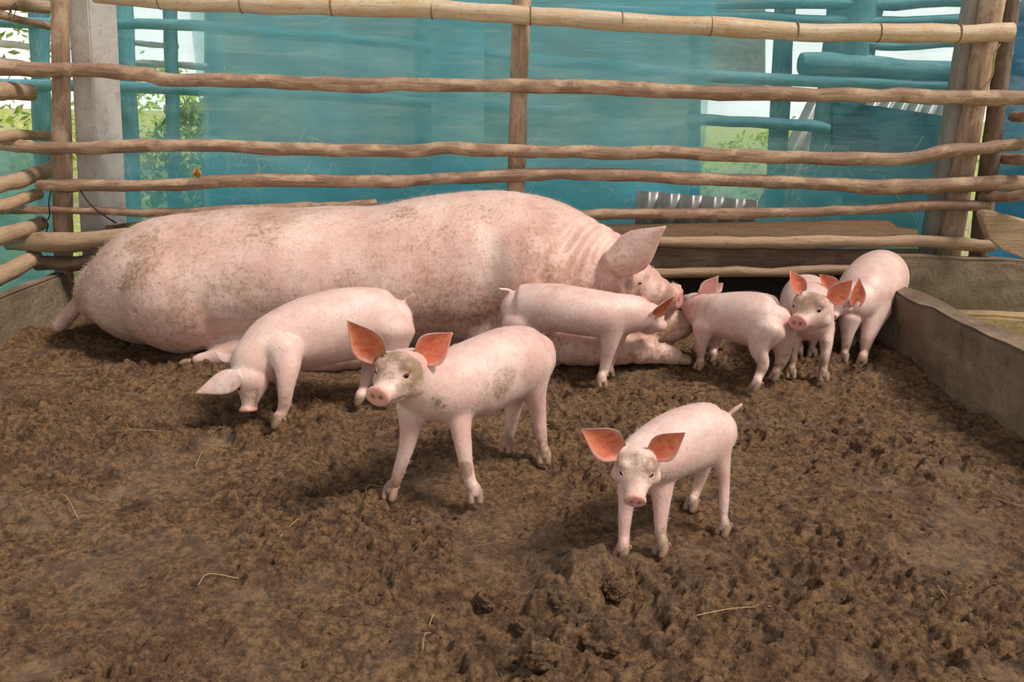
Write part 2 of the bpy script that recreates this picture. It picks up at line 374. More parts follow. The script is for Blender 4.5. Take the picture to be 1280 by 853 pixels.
def soil_grid(name, x0, x1, y0, y1, st):
    xs = np.arange(x0, x1 + st / 2, st); ys = np.arange(y0, y1 + st / 2, st); X, Y = np.meshgrid(xs, ys)
    h, sm = ground_h(X, Y); nx, ny = len(xs), len(ys)
    co = np.stack([X, Y, h], -1).reshape(-1, 3)
    i = np.arange((ny - 1) * nx).reshape(ny - 1, nx)[:, :-1].ravel()
    fc = np.stack([i, i + 1, i + nx + 1, i + nx], -1)
    me = bpy.data.meshes.new(name); me.vertices.add(len(co)); me.vertices.foreach_set('co', co.ravel())
    me.loops.add(fc.size); me.loops.foreach_set('vertex_index', fc.ravel()); me.polygons.add(len(fc))
    me.polygons.foreach_set('loop_start', np.arange(0, fc.size, 4)); me.update(calc_edges=True)
    a = me.attributes.new('smear', 'FLOAT', 'POINT'); a.data.foreach_set('value', sm.ravel().astype('f'))
    me.materials.append(M['soil']); me.shade_smooth()
    o = bpy.data.objects.new(name, me); COL.objects.link(o); return o
struct(soil_grid('floor', -1.72, 1.42, 0.6, 3.22, 0.0038))

# yard outside: one big sheet of grass and bare earth under everything
def mat_yard():
    m, nt, b = newmat('yard_grass'); v = objco(nt); a = noise(nt, v, 1.3, 6, 0.6); f = noise(nt, v, 30, 6, 0.7)
    c = mix(nt, ramp(nt, f, [(0.35, 0), (0.65, 1)]), (0.20, 0.28, 0.04), (0.72, 0.80, 0.24))
    c = mix(nt, ramp(nt, a, [(0.47, 0), (0.6, 1)]), c, (0.50, 0.42, 0.28)); L(nt, c, b.inputs['Base Color'])
    b.inputs['Roughness'].default_value = 0.9; bump(nt, f, b, 1.0, 0.03); return m
bm = bmesh.new(); n = 60
gr = [[bm.verts.new((-20 + 40 * i / n, -6 + 40 * j / n, -0.06 + .02 * mnoise.noise(Vector((i, j, 0)) * .7))) for j in range(n + 1)] for i in range(n + 1)]
quadsurf(bm, gr); bmesh.ops.recalc_face_normals(bm, faces=bm.faces); struct(link_bm('ground', bm, mat_yard()))

# ------------------------------------------------------------------ concrete curbs and trough
curb = link_bm('concrete_curb', hexa_bm([(1.225, 2.74, -.05), (1.33, 1.0, -.05), (1.41, 1.0, -.05), (1.30, 2.74, -.05),
        (1.215, 2.76, .205), (1.325, 1.0, .20), (1.40, 1.0, .20), (1.30, 2.76, .205)], 24, 0.010, 0.008), M['curb'], smooth=False)
tag(base_origin(curb), 'brown-grey concrete trough side running forward along the right of the pen', 'curb')
curb = link_bm('concrete_curb', hexa_bm([(-1.71, 3.12, -.05), (-1.71, 1.2, -.05), (-1.615, 1.2, -.05), (-1.655, 3.12, -.05),
        (-1.71, 3.12, .135), (-1.71, 1.2, .145), (-1.625, 1.2, .145), (-1.665, 3.12, .135)], 12, 0.004, 0.008), M['curb'], smooth=False)
tag(base_origin(curb), 'low grey concrete curb along the left edge beside the sow\'s rump', 'curb')
o = link_bm('trough_wall', hexa_bm([(1.335, 2.94, -.05), (2.6, 2.94, -.05), (2.6, 3.02, -.05), (1.335, 3.02, -.05),
        (1.335, 2.94, .265), (2.6, 2.94, .215), (2.6, 3.02, .215), (1.335, 3.02, .265)], 8, 0.008, 0.01), M['curb'], smooth=False)
tag(base_origin(o), 'rough dark concrete wall behind the trough in the right corner', 'wall')
o = link_bm('trough_wall', hexa_bm([(1.31, 2.54, -.05), (2.2, 2.50, -.05), (2.2, 2.58, -.05), (1.31, 2.62, -.05),
        (1.31, 2.54, .155), (2.2, 2.50, .145), (2.2, 2.58, .145), (1.31, 2.62, .155)], 8, 0.006, 0.01), M['trough'], smooth=False)
tag(base_origin(o), 'low yellowish concrete partition inside the trough at the right edge', 'wall')
# rounded wooden slab leaning in the corner
def slab(name, pxs, Y, t, m, label, cat, tilt=0.0):
    bm = bmesh.new(); f = [W(x, y, Y) for x, y in pxs]
    a = [bm.verts.new(p) for p in f]; b = [bm.verts.new(p + Vector((0, t, tilt))) for p in f]; n = len(f)
    bm.faces.new(a); bm.faces.new(b[::-1])
    for i in range(n): bm.faces.new((a[i], b[i], b[(i + 1) % n], a[(i + 1) % n]))
    bmesh.ops.recalc_face_normals(bm, faces=bm.faces)
    bmesh.ops.bevel(bm, geom=list(bm.edges), offset=0.004, segments=2, affect='EDGES')
    lay = bm.loops.layers.uv.verify()
    for fc in bm.faces:
        for l in fc.loops: l[lay].uv = (l.vert.co.x, l.vert.co.z + l.vert.co.y)
    o = link_bm(name, bm, m, smooth=False); base_origin(o); return tag(o, label, cat)
slab('wooden_slab', [(1227, 272), (1232, 267), (1245, 268), (1290, 280), (1340, 290), (1340, 352), (1300, 338), (1275, 322), (1252, 313), (1236, 298)], 2.83, .045, M['plank'],
     'grey-brown rounded wooden slab resting over the trough wall at the right edge', 'slab', 0.01)

# ------------------------------------------------------------------ posts and rails of the pen
YP, YR = 3.085, 3.028
def vpole(name, top, bot, Y, wpx, label, m, ext=0.0):
    a = W(*top, Y); b = W(*bot, Y); d = (a - b).normalized()
    k = (b.z + 0.05) / max(1e-3, d.z); b2 = b - d * k; a2 = a + d * ext; r = wpx / 2 / ppm(Y)
    pts = [[*(b2.lerp(a2, t)), r * (1.08 - .1 * t)] for t in np.linspace(0, 1, 7)]
    return pole(name, pts, label, 'post', m, up=(0, 1, 0), wob=0.0025)
vpole('wooden_post', (75, 2), (79, 285), YP, 21, 'round upright wooden post in front of the concrete pillar, left corner', M['post'], .35)
vpole('wooden_post', (652, 2), (645, 235), YP, 21, 'round upright wooden post in the middle of the back fence', M['post'], .35)
vpole('wooden_post', (1240, 2), (1190, 290), YP + .03, 27, 'pale leaning round post beside the concrete pillar, right corner', M['post'], .3)
vpole('wooden_post', (1262, 2), (1226, 290), YP + .07, 21, 'dark leaning post at far right, outermost of the corner posts', M['darkplank'], .3)
def sqpost(name, pts, Y, dep, label, m, side):
    (tl, tr, bl, br) = pts; A = [W(*p, Y) for p in (bl, br, tl, tr)]
    def down(b, t): d = (t - b); return b - d * ((b.z + .05) / d.z)
    def upw(b, t): d = (t - b).normalized(); return t + d * .3
    b0, b1 = down(A[0], A[2]), down(A[1], A[3]); t0, t1 = upw(A[0], A[2]), upw(A[1], A[3]); d = Vector((side, dep, 0))
    o = link_bm(name, hexa_bm([b0, b1, b1 + d, b0 + d, t0, t1, t1 + d, t0 + d], 6, .002, .004), m, smooth=False)
    return tag(base_origin(o), label, 'post')
sqpost('concrete_post', ((84, 0), (110, 0), (97, 240), (124, 240)), YP + .035, .10, 'square grey concrete pillar with pale side face, left corner', M['palecon'], .055)
sqpost('concrete_post', ((1211, 0), (1238, 0), (1170, 230), (1196, 230)), YP + .05, .09, 'square greenish grey leaning concrete pillar in the right corner', M['concrete'], .02)
# bamboo rail with joints
bam = [(118, -8), (230, 2), (320, 5), (415, 8), (540, 12), (652, 19), (780, 27), (890, 33), (1000, 39), (1100, 41), (1200, 42), (1264, 41)]
rows = railpx([(x, y, 21) for x, y in bam], YR - .005, 21)
root = pole('bamboo_rail', rows, 'pale jointed bamboo pole, topmost rail across the back fence', 'rail', M['bamboo'], wob=0.0008, capr=0.1, seg=18)
for nx in (200, 302, 415, 540, 663, 777, 888, 995, 1098, 1197):
    y = np.interp(nx, [p[0] for p in bam], [p[1] for p in bam]); p = W(nx, y, YR - .005); r = 10.9 / ppm(YR)
    bm = bmesh.new(); loft(bm, [[p.x - .002, p.y, p.z, r * 1.01, r * 1.01, r * 1.01], [p.x, p.y, p.z, r * 1.05, r * 1.05, r * 1.05], [p.x + .002, p.y, p.z, r * 1.01, r * 1.01, r * 1.01]], 18, cap=(.05, .05))
    j = link_bm('bamboo_joint', bm, M['joint'], root); j.location = -root.location
def rail(pts, th, label, m='bark', Y=YR, Y2=None, wob=.0042, name='wooden_rail', cap=.35):
    return pole(name, railpx(pts, Y, th, Y2), label, 'rail', M[m], wob=wob, capr=cap)
rail([(-60, 80), (0, 84), (60, 87), (120, 88), (180, 93), (210, 99), (300, 100), (400, 105), (500, 105), (640, 107), (720, 108), (820, 113), (900, 117), (1000, 118), (1100, 120), (1200, 121), (1290, 125), (1330, 127)],
     17, 'long crooked brown pole, second rail from the top of the back fence')
rail([(-60, 176), (0, 180), (60, 184), (140, 184), (250, 182), (400, 187), (500, 189), (560, 186), (640, 189), (700, 190), (800, 191), (900, 194), (1000, 196), (1070, 199), (1150, 196), (1200, 188), (1274, 181)],
     15.5, 'long brown pole rising at its right end, third rail of the back fence')
rail([(48, 231, 12), (70, 231, 15), (100, 232), (200, 232), (320, 226), (450, 226), (500, 226), (640, 219), (720, 218), (850, 222), (1000, 229), (1120, 233, 19), (1280, 229, 19), (1330, 228, 18)],
     15.5, 'long knobby brown pole just above the sow, fourth rail of the back fence')
rail([(-60, 263), (0, 263), (60, 262), (120, 265), (200, 266), (300, 261), (400, 257), (470, 255)], 10, 'thin dark stick rail touching the sow\'s back at left')
rail([(700, 268), (735, 268), (850, 267), (1000, 265), (1100, 261), (1200, 256), (1236, 258)], 13, 'thin pale rail just above the wide plank at right', Y=YR)
rail([(8, 308, 12), (30, 303, 24), (90, 303, 26), (180, 296, 24), (300, 290, 22), (420, 290, 20)], 25, 'thick split log with a pointed left end behind the sow\'s rump', 'plank', Y=YR - .012, cap=.1)
rail([(45, 328, 18), (90, 329, 19), (140, 328, 19), (260, 325, 18)], 19, 'short round log lowest in the left corner, under the pointed log', 'darkplank')
rail([(135, 289), (170, 284), (230, 276), (330, 270)], 13, 'dark crossing branch behind the pointed log at left', 'darkplank', Y=YP + .03)
rail([(780, 300), (860, 303), (950, 303), (1080, 302), (1160, 303), (1241, 307)], 15, 'round log along the lower edge of the wide plank', 'plank', Y=YR - .012)
rail([(800, 342), (900, 341), (1000, 339), (1080, 337), (1150, 338)], 13, 'lowest thin log of the back fence, above the dark gap at right', 'plank', Y=YR - .01)
slab('wooden_plank', [(700, 282), (820, 281), (950, 278), (1080, 275), (1112, 276), (1122, 284), (1148, 287), (1148, 306), (1000, 304), (820, 305), (700, 304)], YR + .01, .02, M['plank'],
     'wide weathered brown plank with a notched right end in the back fence', 'plank')
slab('wooden_plank', [(720, 309), (900, 310), (1040, 312), (1150, 312), (1150, 328), (1050, 333), (900, 337), (720, 334)], YR + .012, .02, M['darkplank'],
     'dark brown plank between two logs, low in the back fence at right', 'plank')
slab('wooden_plank', [(650, 345), (1130, 343), (1135, 420), (650, 425)], YP + .06, .02, mat_plain('gap_shade', (0.028, 0.022, 0.022), .9),
     'added black board standing in for the shade in the gap at the foot of the back fence', 'plank')  # added sheet, its black colour stands in for shade under the fence

# left side fence, rails running towards the camera
def siderail(p0, p1, th, label, X=-1.755, m='bark', k=2.4, cap=.35, bend=None):
    a = AX(*p0, X); b = AX(*p1, X); far = b; near = a + (a - b) * k
    r = th / 2 / ppm((a.y + b.y) / 2); pts = [[*far.lerp(near, t), r * (1 + .05 * t)] for t in np.linspace(0, 1, 7)]
    return pole('wooden_rail', pts, label, 'rail', M[m], capr=cap)
siderail((0, 3), (61, 9), 15, 'thick log at the top of the left side fence, end against the post', m='plank')
siderail((0, 18), (62, 33), 9, 'thin wavy branch under the top log of the left side fence')
siderail((0, 114), (37, 115), 20, 'stubby sawn log end floating free of the left post, below the second rail', m='plank', cap=.15)
siderail((0, 171), (68, 168), 12, 'slim rail of the left side fence just above the third back rail', m='plank')
siderail((0, 232), (66, 211), 19, 'pale stout rail of the left side fence, its end tied high on the post', m='plank')
siderail((0, 258), (48, 243), 15, 'dull rail of the left side fence beneath the pale stout one', m='plank')
siderail((0, 297), (52, 279), 20, 'pale rail of the left side fence ending in a wire tie', m='plank')
siderail((0, 344), (44, 323), 22, 'lowest thick rail of the left side fence, just above the curb', m='plank')
siderail((1320, 147), (1266, 147), 13, 'highest short rail of the right side fence', X=1.82, k=1.2)
siderail((1320, 201), (1256, 200), 13, 'middle short rail of the right side fence', X=1.80, k=1.2)
siderail((1320, 244), (1229, 248), 13, 'lowest rail of the right side fence, above the rounded slab', X=1.70, k=1.2)
# wires
def wire(pts, r, label, m='wire', name='wire_tie', cat='wire', group=None):
    q = catmull([[*p] for p in pts], 6); bm = bmesh.new(); loft(bm, [[*c, r, r, r] for c in q], 6, up=(0.1, 1, 0.2), cap=(.3, .3))
    o = link_bm(name, bm, M[m]); base_origin(o); return tag(o, label, cat, group)
wire([W(64, 238, 2.99), W(61, 252, 2.985), W(62, 270, 2.99), W(56, 277, 2.985), W(53, 272, 2.98), W(60, 280, 2.98), W(58, 290, 2.985)], .0028, 'black twisted wire tie at the left corner post')
wire([W(99, 236, 3.02), W(110, 252, 3.0), W(120, 262, 3.0), W(134, 272, 3.02), W(145, 279, 3.05)], .003, 'black wire slanting down across the left concrete pillar')
wire([AX(10, 20, -1.745), AX(14, 12, -1.725), AX(19, 4, -1.72), AX(20, 10, -1.71), AX(17, 22, -1.74)], .0016, 'thin wire loop at the top log of the left side fence')
wire([W(1250, 55, 3.0), W(1243, 68, 3.0), W(1240, 95, 3.01), W(1226, 110, 3.02), W(1228, 80, 3.02)], .003, 'frayed string hanging by the right corner posts', 'straw', 'string', 'string')

# curled dry leaf on the fourth rail
bm = bmesh.new(); c = W(248, 217, 3.0)
g = [[bm.verts.new(c + Vector((.032 * (i / 6 - .5) * 1.0, -.01 + .02 * math.sin(i * .9) * .5, .026 * (j / 4 - .5) * math.sin(math.pi * (i + .6) / 7.2) * 1.3 + .004 * math.sin(j * 2)))) for j in range(5)] for i in range(7)]
quadsurf(bm, g); lf = link_bm('dry_leaf', bm, M['leaf']); sm = lf.modifiers.new('t', 'SOLIDIFY'); sm.thickness = .0012
tag(base_origin(lf), 'small curled orange dry leaf on the fourth rail at left', 'leaf')

# ------------------------------------------------------------------ teal netting behind the fence
def net(name, px0, px1, Y, z0, z1, label, dens=0.0, nx=150, nz=70, fold=.02, seed=0.0, side=None):
    bm = bmesh.new(); x0 = W(px0, 200, Y).x; x1 = W(px1, 200, Y).x; g = []
    dl = []
    for i in range(nx + 1):
        col = []
        for j in range(nz + 1):
            x = x0 + (x1 - x0) * i / nx; z = z0 + (z1 - z0) * j / nz
            y = Y + fold * mnoise.noise(Vector((x * 3 + seed, z * 1.2, 0))) + fold * .6 * mnoise.noise(Vector((x * 4, z * 9 + x * 2, 5 + seed)))
            f = max(0, .22 - z) * .9
            col.append(bm.verts.new((x, y + f * f, z)))
            pxx = px0 + (px1 - px0) * i / nx
            thin = 0 if px0 > 1200 else -.24 * float(sstep(880, 960, np.array(pxx)) + sstep(275, 235, np.array(pxx))) * float(sstep(.56, .70, np.array(z)))
            dl.append(dens + thin + .22 * float(sstep(.60, .48, np.array(z))) + .2 * float(sstep(.36, .10, np.array(z))) + .10 * float(sstep(.2, .45, np.array(mnoise.noise(Vector((x * 5 + seed, z * .8, 3)))))))
        g.append(col)
    quadsurf(bm, g); o = link_bm(name, bm, mat_net('blue_netting', 0.2) if px0 > 1200 else M['net'])
    a = o.data.attributes.new('dense', 'FLOAT', 'POINT'); a.data.foreach_set('value', np.array(dl, 'f'))
    base_origin(o); return tag(o, label, 'netting')
net('mesh_netting', 118, 1215, 3.24, -.02, 1.38, 'large translucent teal shade net hanging behind the whole back fence')
net('mesh_netting', 255, 880, 3.29, .0, 1.38, 'second layer of teal net behind the middle of the back fence', .05, 90, 50, seed=9)
net('mesh_netting', 540, 605, 3.21, .02, 1.38, 'narrow brighter blue overlap strip of net left of the middle post', .12, 20, 50, .006, 4)
net('mesh_netting', 1243, 1420, 3.26, -.02, 1.38, 'dark blue gathered net in the far right corner', .5, 40, 60, .05, 7)
# left side net, low and hanging outside the side fence
bm = bmesh.new(); g = []; dl = []
for i in range(61):
    col = []
    for j in range(31):
        y = 3.3 - 2.0 * i / 60; z = -.02 + .60 * j / 30
        col.append(bm.verts.new((-1.86 + .03 * mnoise.noise(Vector((y * 4, z * 5, 2))), y, z + .03 * math.sin(y * 5)))); dl.append(.33)
    g.append(col)
quadsurf(bm, g); o = link_bm('mesh_netting', bm, M['net']); a = o.data.attributes.new('dense', 'FLOAT', 'POINT'); a.data.foreach_set('value', np.array(dl, 'f'))
tag(base_origin(o), 'bright blue net low outside the left side fence', 'netting')

# ------------------------------------------------------------------ what stands outside, seen through the net
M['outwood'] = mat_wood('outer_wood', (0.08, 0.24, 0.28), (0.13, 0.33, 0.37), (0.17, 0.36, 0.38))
def outbar(pts, th, Y, label, kind='rail', m='outwood'):
    if kind == 'rail': return pole('outer_rail', railpx(pts, Y, th), label, 'rail', M[m], wob=.004, seg=10, step=3)
    (a, b) = pts; a = W(*a, Y); b = W(*b, Y); d = (a - b); b = b - d * ((b.z + .06) / d.z); a = a + d.normalized() * .5; r = th / 2 / ppm(Y)
    return pole('outer_post', [[*b.lerp(a, t), r] for t in np.linspace(0, 1, 5)], label, 'post', M[m], wob=.004, seg=10, up=(0, 1, 0))
YO = 3.75
outbar([(-30, 28), (130, 30), (250, 33), (330, 42), (450, 50), (560, 62), (640, 70)], 13, YO - .1, 'upper outer rail seen through the net at left')
outbar([(-30, 106), (130, 107), (300, 115), (450, 122), (560, 132), (800, 140)], 14, YO - .1, 'lower outer rail seen through the net at left')
outbar(((48, 0), (53, 160)), 22, YO, 'outer post beyond the left side fence, left of the corner', 'post')
outbar(((148, 0), (156, 170)), 34, YO, 'thick outer post right behind the left concrete pillar', 'post')
outbar(((212, 0), (216, 150)), 17, YO + .05, 'slim outer post behind the net, second from the left pillar', 'post')
outbar(((268, 0), (272, 170)), 20, YO, 'outer post behind the net, third from the left pillar', 'post')
outbar(((528, 0), (526, 200)), 17, YO, 'outer post faintly seen left of the middle post', 'post')
outbar(((982, 0), (972, 190)), 24, YO, 'slim outer post behind the net, right of centre', 'post')
outbar(((1070, 0), (1035, 230)), 62, YO - .04, 'massive leaning outer tree trunk post at right', 'post')
outbar(((870, 0), (868, 170)), 14, YO + .1, 'thin outer post behind the net between centre and right', 'post')
outbar([(860, 2), (1000, 4), (1120, 5), (1215, 0)], 14, YO - .12, 'highest outer rail at right')
outbar([(640, 12), (800, 15), (950, 22), (1090, 27), (1200, 24)], 12, YO - .12, 'outer rail just under the highest one at right')
outbar([(1085, 57), (1120, 58), (1215, 54)], 10, YO - .12, 'short outer branch under the bamboo rail at right')
outbar([(1002, 80), (1050, 82), (1130, 87), (1230, 92)], 27, YO - .12, 'thick outer log with a cut left end at right')
outbar([(640, 74), (760, 82), (900, 96), (1040, 103), (1200, 108)], 14, YO - .14, 'long sloping outer rail behind the second rail')
outbar([(860, 150), (940, 152), (1012, 157), (1035, 161)], 14, YO - .12, 'outer rail crossing the bright grass at right')
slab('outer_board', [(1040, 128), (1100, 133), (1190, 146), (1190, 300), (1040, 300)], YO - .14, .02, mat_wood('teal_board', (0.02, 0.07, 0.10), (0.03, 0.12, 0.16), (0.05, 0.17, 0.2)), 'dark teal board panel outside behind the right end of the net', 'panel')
slab('shed_wall', [(255, -60), (957, -60), (957, 112), (862, 128), (862, 360), (255, 360)], 4.6, .04, mat_concrete('shed_wall', (0.30, 0.33, 0.31), (0.42, 0.43, 0.39), (0.24, 0.25, 0.22), 0.9, 0.3), 'long grey shed wall dimly seen through the net in the middle', 'wall')
# corrugated sheet
bm = bmesh.new(); a = W(795, 262, 3.17); b = W(945, 262, 3.17); zt = W(795, 238, 3.17).z; zb = W(795, 300, 3.17).z; g = []
for i in range(121):
    t = i / 120; x = a.x + (b.x - a.x) * t; ph = t * 2 * math.pi * 5.5
    g.append([bm.verts.new((x, 3.165 + .012 * math.cos(ph), z - .03 * t * (k))) for k, z in enumerate((zb, zt))])
quadsurf(bm, g); o = link_bm('corrugated_sheet', bm, M['metal']); sm = o.modifiers.new('t', 'SOLIDIFY'); sm.thickness = .002
tag(base_origin(o), 'strip of grey corrugated metal sheet between the net and the back fence', 'sheet')
bm = bmesh.new(); g = []
for i in range(91):
    t = i / 90; x = 1.35 + t * .8; g.append([bm.verts.new((x + .35 * k, 5.0, -.06 + .9 * k + .0 * t)) for k in (0, 1)])
    for v in g[-1]: v.co.y += .02 * math.cos(t * 60)
quadsurf(bm, g); o = link_bm('corrugated_sheet', bm, M['metal']); o.modifiers.new('t', 'SOLIDIFY').thickness = .003
tag(base_origin(o), 'leaning corrugated metal sheet outside, seen through the net right of centre', 'sheet')

# bushes: many leaf blades on one plant each
def mat_leafy(name, c1, c2):
    m, nt, b = newmat(name); n = noise(nt, objco(nt), 7, 4); c = mix(nt, ramp(nt, n, [(0.35, 0), (0.65, 1)]), c1, c2)
    L(nt, c, b.inputs['Base Color']); b.inputs['Roughness'].default_value = .6
    tr = N(nt, 'ShaderNodeBsdfTranslucent'); L(nt, c, tr.inputs[0]); ms = N(nt, 'ShaderNodeMixShader'); ms.inputs[0].default_value = .45
    L(nt, b.outputs[0], ms.inputs[1]); L(nt, tr.outputs[0], ms.inputs[2]); L(nt, ms.outputs[0], nt.nodes['Material Output'].inputs[0]); return m
M['lv1'] = mat_leafy('leaf_light', (0.35, 0.50, 0.08), (0.70, 0.78, 0.25)); M['lv2'] = mat_leafy('leaf_dark', (0.10, 0.22, 0.05), (0.36, 0.46, 0.12))
def bush(x, y, r, h, m, label, nleaf=1700, ls=.07):
    bm = bmesh.new()
    for _ in range(nleaf):
        th = random.uniform(0, 6.283); rr = r * random.random() ** .5; z = h * random.random()
        rr *= math.sin(math.pi * (0.15 + .8 * z / h)) + .15
        c = Vector((x + rr * math.cos(th), y + rr * math.sin(th), z - .05)); d = Vector((random.gauss(0, 1), random.gauss(0, 1), random.gauss(.3, .8))).normalized()
        s = d.cross(Vector((random.gauss(0, 1), random.gauss(0, 1), random.gauss(0, 1)))).normalized(); l = ls * random.uniform(.6, 1.3)
        vs = [bm.verts.new(c), bm.verts.new(c + d * l * .5 + s * l * .2), bm.verts.new(c + d * l), bm.verts.new(c + d * l * .5 - s * l * .2)]; bm.faces.new(vs)
    o = link_bm('bush', bm, m, smooth=False); base_origin(o); tag(o, label, 'bush', 'bushes beyond the pen')
    return o
bush(-3.6, 5.0, .8, 1.1, M['lv1'], 'bright leafy bush beyond the left side fence')
bush(-2.75, 6.6, .7, 1.0, M['lv1'], 'pale green bush seen between the left posts')
bush(-1.9, 5.2, .35, .75, M['lv2'], 'low dark green bush behind the outer posts at left')
bush(1.8, 6.0, .55, .6, M['lv1'], 'yellow-green bush behind the net right of centre', 700)
bush(3.7, 8.4, 1.0, 1.0, M['lv2'], 'darker bush far beyond the right end of the net', 700)
bush(-5.2, 8, 1.6, 2.2, M['lv2'], 'tall dark bush furthest away at the left edge', 1200, .12)
# stacked pale branches beyond left fence
for i, (p, q, t, lb) in enumerate([((-30, 52), (64, 60), 8, 'upper pale branch lying outside at the left edge'), ((-30, 70), (64, 84), 6, 'middle pale branch lying outside at the left edge'),
        ((140, 50), (222, 58), 7, 'short pale stick between two outer posts'), ((140, 76), (280, 86), 8, 'longer pale stick behind the outer posts')]):
    a = W(*p, 3.83); b = W(*q, 3.83); r = t / 2 / ppm(3.83)
    pole('branch', [[*a.lerp(b, s), r] for s in np.linspace(0, 1, 5)], lb, 'branch', mat_plain('bleached_wood', (.7, .64, .55)) if i == 0 else bpy.data.materials['bleached_wood'], wob=.004, seg=8)

# pale loose threads and straw caught on the lower net
bm = bmesh.new()
for _ in range(420):
    x = random.uniform(-1.75, 1.75); z = random.uniform(.12, .62) ; y = 3.185 - .02 * random.random(); a = random.uniform(0, 6.28); l = random.uniform(.02, .09); cu = random.uniform(-1.5, 1.5); w = .0007
    p = Vector((x, y, z)); prev = None
    for k in range(6):
        d = Vector((math.cos(a), 0, math.sin(a))); nn = Vector((-d.z, 0, d.x)); q = [bm.verts.new(p - nn * w), bm.verts.new(p + nn * w)]
        if prev: bm.faces.new((prev[0], prev[1], q[1], q[0]))
        prev = q; p = p + d * l / 5; a += cu / 5
o = link_bm('loose_threads', bm, mat_plain('pale_thread', (.62, .66, .55)), smooth=False); tag(o, 'pale frayed threads and straw caught on the lower part of the net', 'thread', kind='stuff')

# straw litter caught behind net, uncountable
bm = bmesh.new()
for _ in range(900):
    x = random.uniform(-1.9, 1.8); y = random.uniform(3.42, 3.68); z = -.04 + random.random() ** 2 * .26
    d = Vector((random.gauss(0, 1), random.gauss(0, .5), random.gauss(0, .35))).normalized() * random.uniform(.04, .14); p = Vector((x, y, z)); w = Vector((0, 0, .0022))
    bm.faces.new([bm.verts.new(v) for v in (p - w, p + d - w, p + d + w, p + w)])
o = link_bm('loose_straw', bm, M['straw'], smooth=False); tag(base_origin(o), 'loose pale straw heaped outside behind the net', 'straw', kind='stuff')

# ------------------------------------------------------------------ pigs
def voxelised(bm, vox, it=6, fac=.5):
    me = bpy.data.meshes.new('raw'); bm.to_mesh(me); bm.free(); o = bpy.data.objects.new('raw', me); COL.objects.link(o)
    r = o.modifiers.new('r', 'REMESH'); r.mode = 'VOXEL'; r.voxel_size = vox; r.adaptivity = 0
    s = o.modifiers.new('s', 'SMOOTH'); s.factor = fac; s.iterations = it
    dg = bpy.context.evaluated_depsgraph_get(); dg.update()
    out = bpy.data.meshes.new_from_object(o.evaluated_get(dg)); bpy.data.objects.remove(o); return out

HEAD = [(-.30, .26, .24, .28), (0, .37, .35, .38), (.2, .40, .35, .43), (.38, .36, .28, .42), (.55, .275, .185, .36), (.72, .215, .14, .27), (.86, .18, .125, .20), (.94, .195, .165, .195), (1.0, .215, .19, .195), (1.02, .205, .18, .185)]
def head_frame(C, Sn, up):
    f = (Sn - C); Lh = f.length; f.normalize(); s = f.cross(Vector(up)).normalized(); u = s.cross(f).normalized()
    return C, f, s, u, Lh            # s = the pig's right

def add_ear(bm, base, tip, nrm, wid, cup=.55, mats=(0, 1), thick=.0032, droop=0.0, nu=16, nv=12, curl=0.0, base_w=.5):
    EL = bm.verts.layers.float.get('edge') or bm.verts.layers.float.new('edge')
    a = tip - base; n = Vector(nrm); n = (n - a.normalized() * n.dot(a.normalized())).normalized(); b = a.normalized().cross(n); Le = a.length
    prof = [(0, base_w), (.12, max(base_w, .74)), (.26, .97), (.38, 1.0), (.52, .90), (.66, .66), (.79, .41), (.9, .20), (1, .03)]
    F, Bk = [], []
    for i in range(nu + 1):
        u = i / nu; w = np.interp(u, *zip(*prof)) * wid / 2; cu = cup * (1 - u * .75) + (.9 - cup) * max(0, .3 - u) * 2; f, k = [], []
        for j in range(nv + 1):
            v = -1 + 2 * j / nv; ang = v * (0.35 + cu * 1.25)
            R = w / max(.2, math.sin(min(1.45, .35 + cu * 1.25)))
            p = base + a * u + b * (R * math.sin(ang)) + n * (R * (1 - math.cos(ang))) + n * (curl * Le * (u ** 2)) - Vector((0, 0, droop * Le * u * u))
            t = thick * (1 - .6 * u) * (1 - .55 * abs(v) ** 3)
            f.append(bm.verts.new(p + n * t * .4)); f[-1][EL] = min(1, max(abs(v) ** 5 * .9, max(0, u - .8) * 2, max(0, .12 - u) * 5)); k.append(bm.verts.new(p - n * t * (.8 + (1 - abs(v)) * max(0, .35 - u) * 4)))
        F.append(f); Bk.append(k)
    quadsurf(bm, F, mats[1]); quadsurf(bm, Bk, mats[0])
    edge = [(i, 0) for i in range(nu + 1)] + [(nu, j) for j in range(1, nv + 1)] + [(i, nv) for i in range(nu - 1, -1, -1)] + [(0, j) for j in range(nv - 1, -1, -1)]
    for q in range(len(edge)):
        i, j = edge[q]; i2, j2 = edge[(q + 1) % len(edge)]
        if (i, j) == (i2, j2): continue
        fc = bm.faces.new((F[i][j], Bk[i][j], Bk[i2][j2], F[i2][j2])); fc.material_index = mats[0]; fc.smooth = True

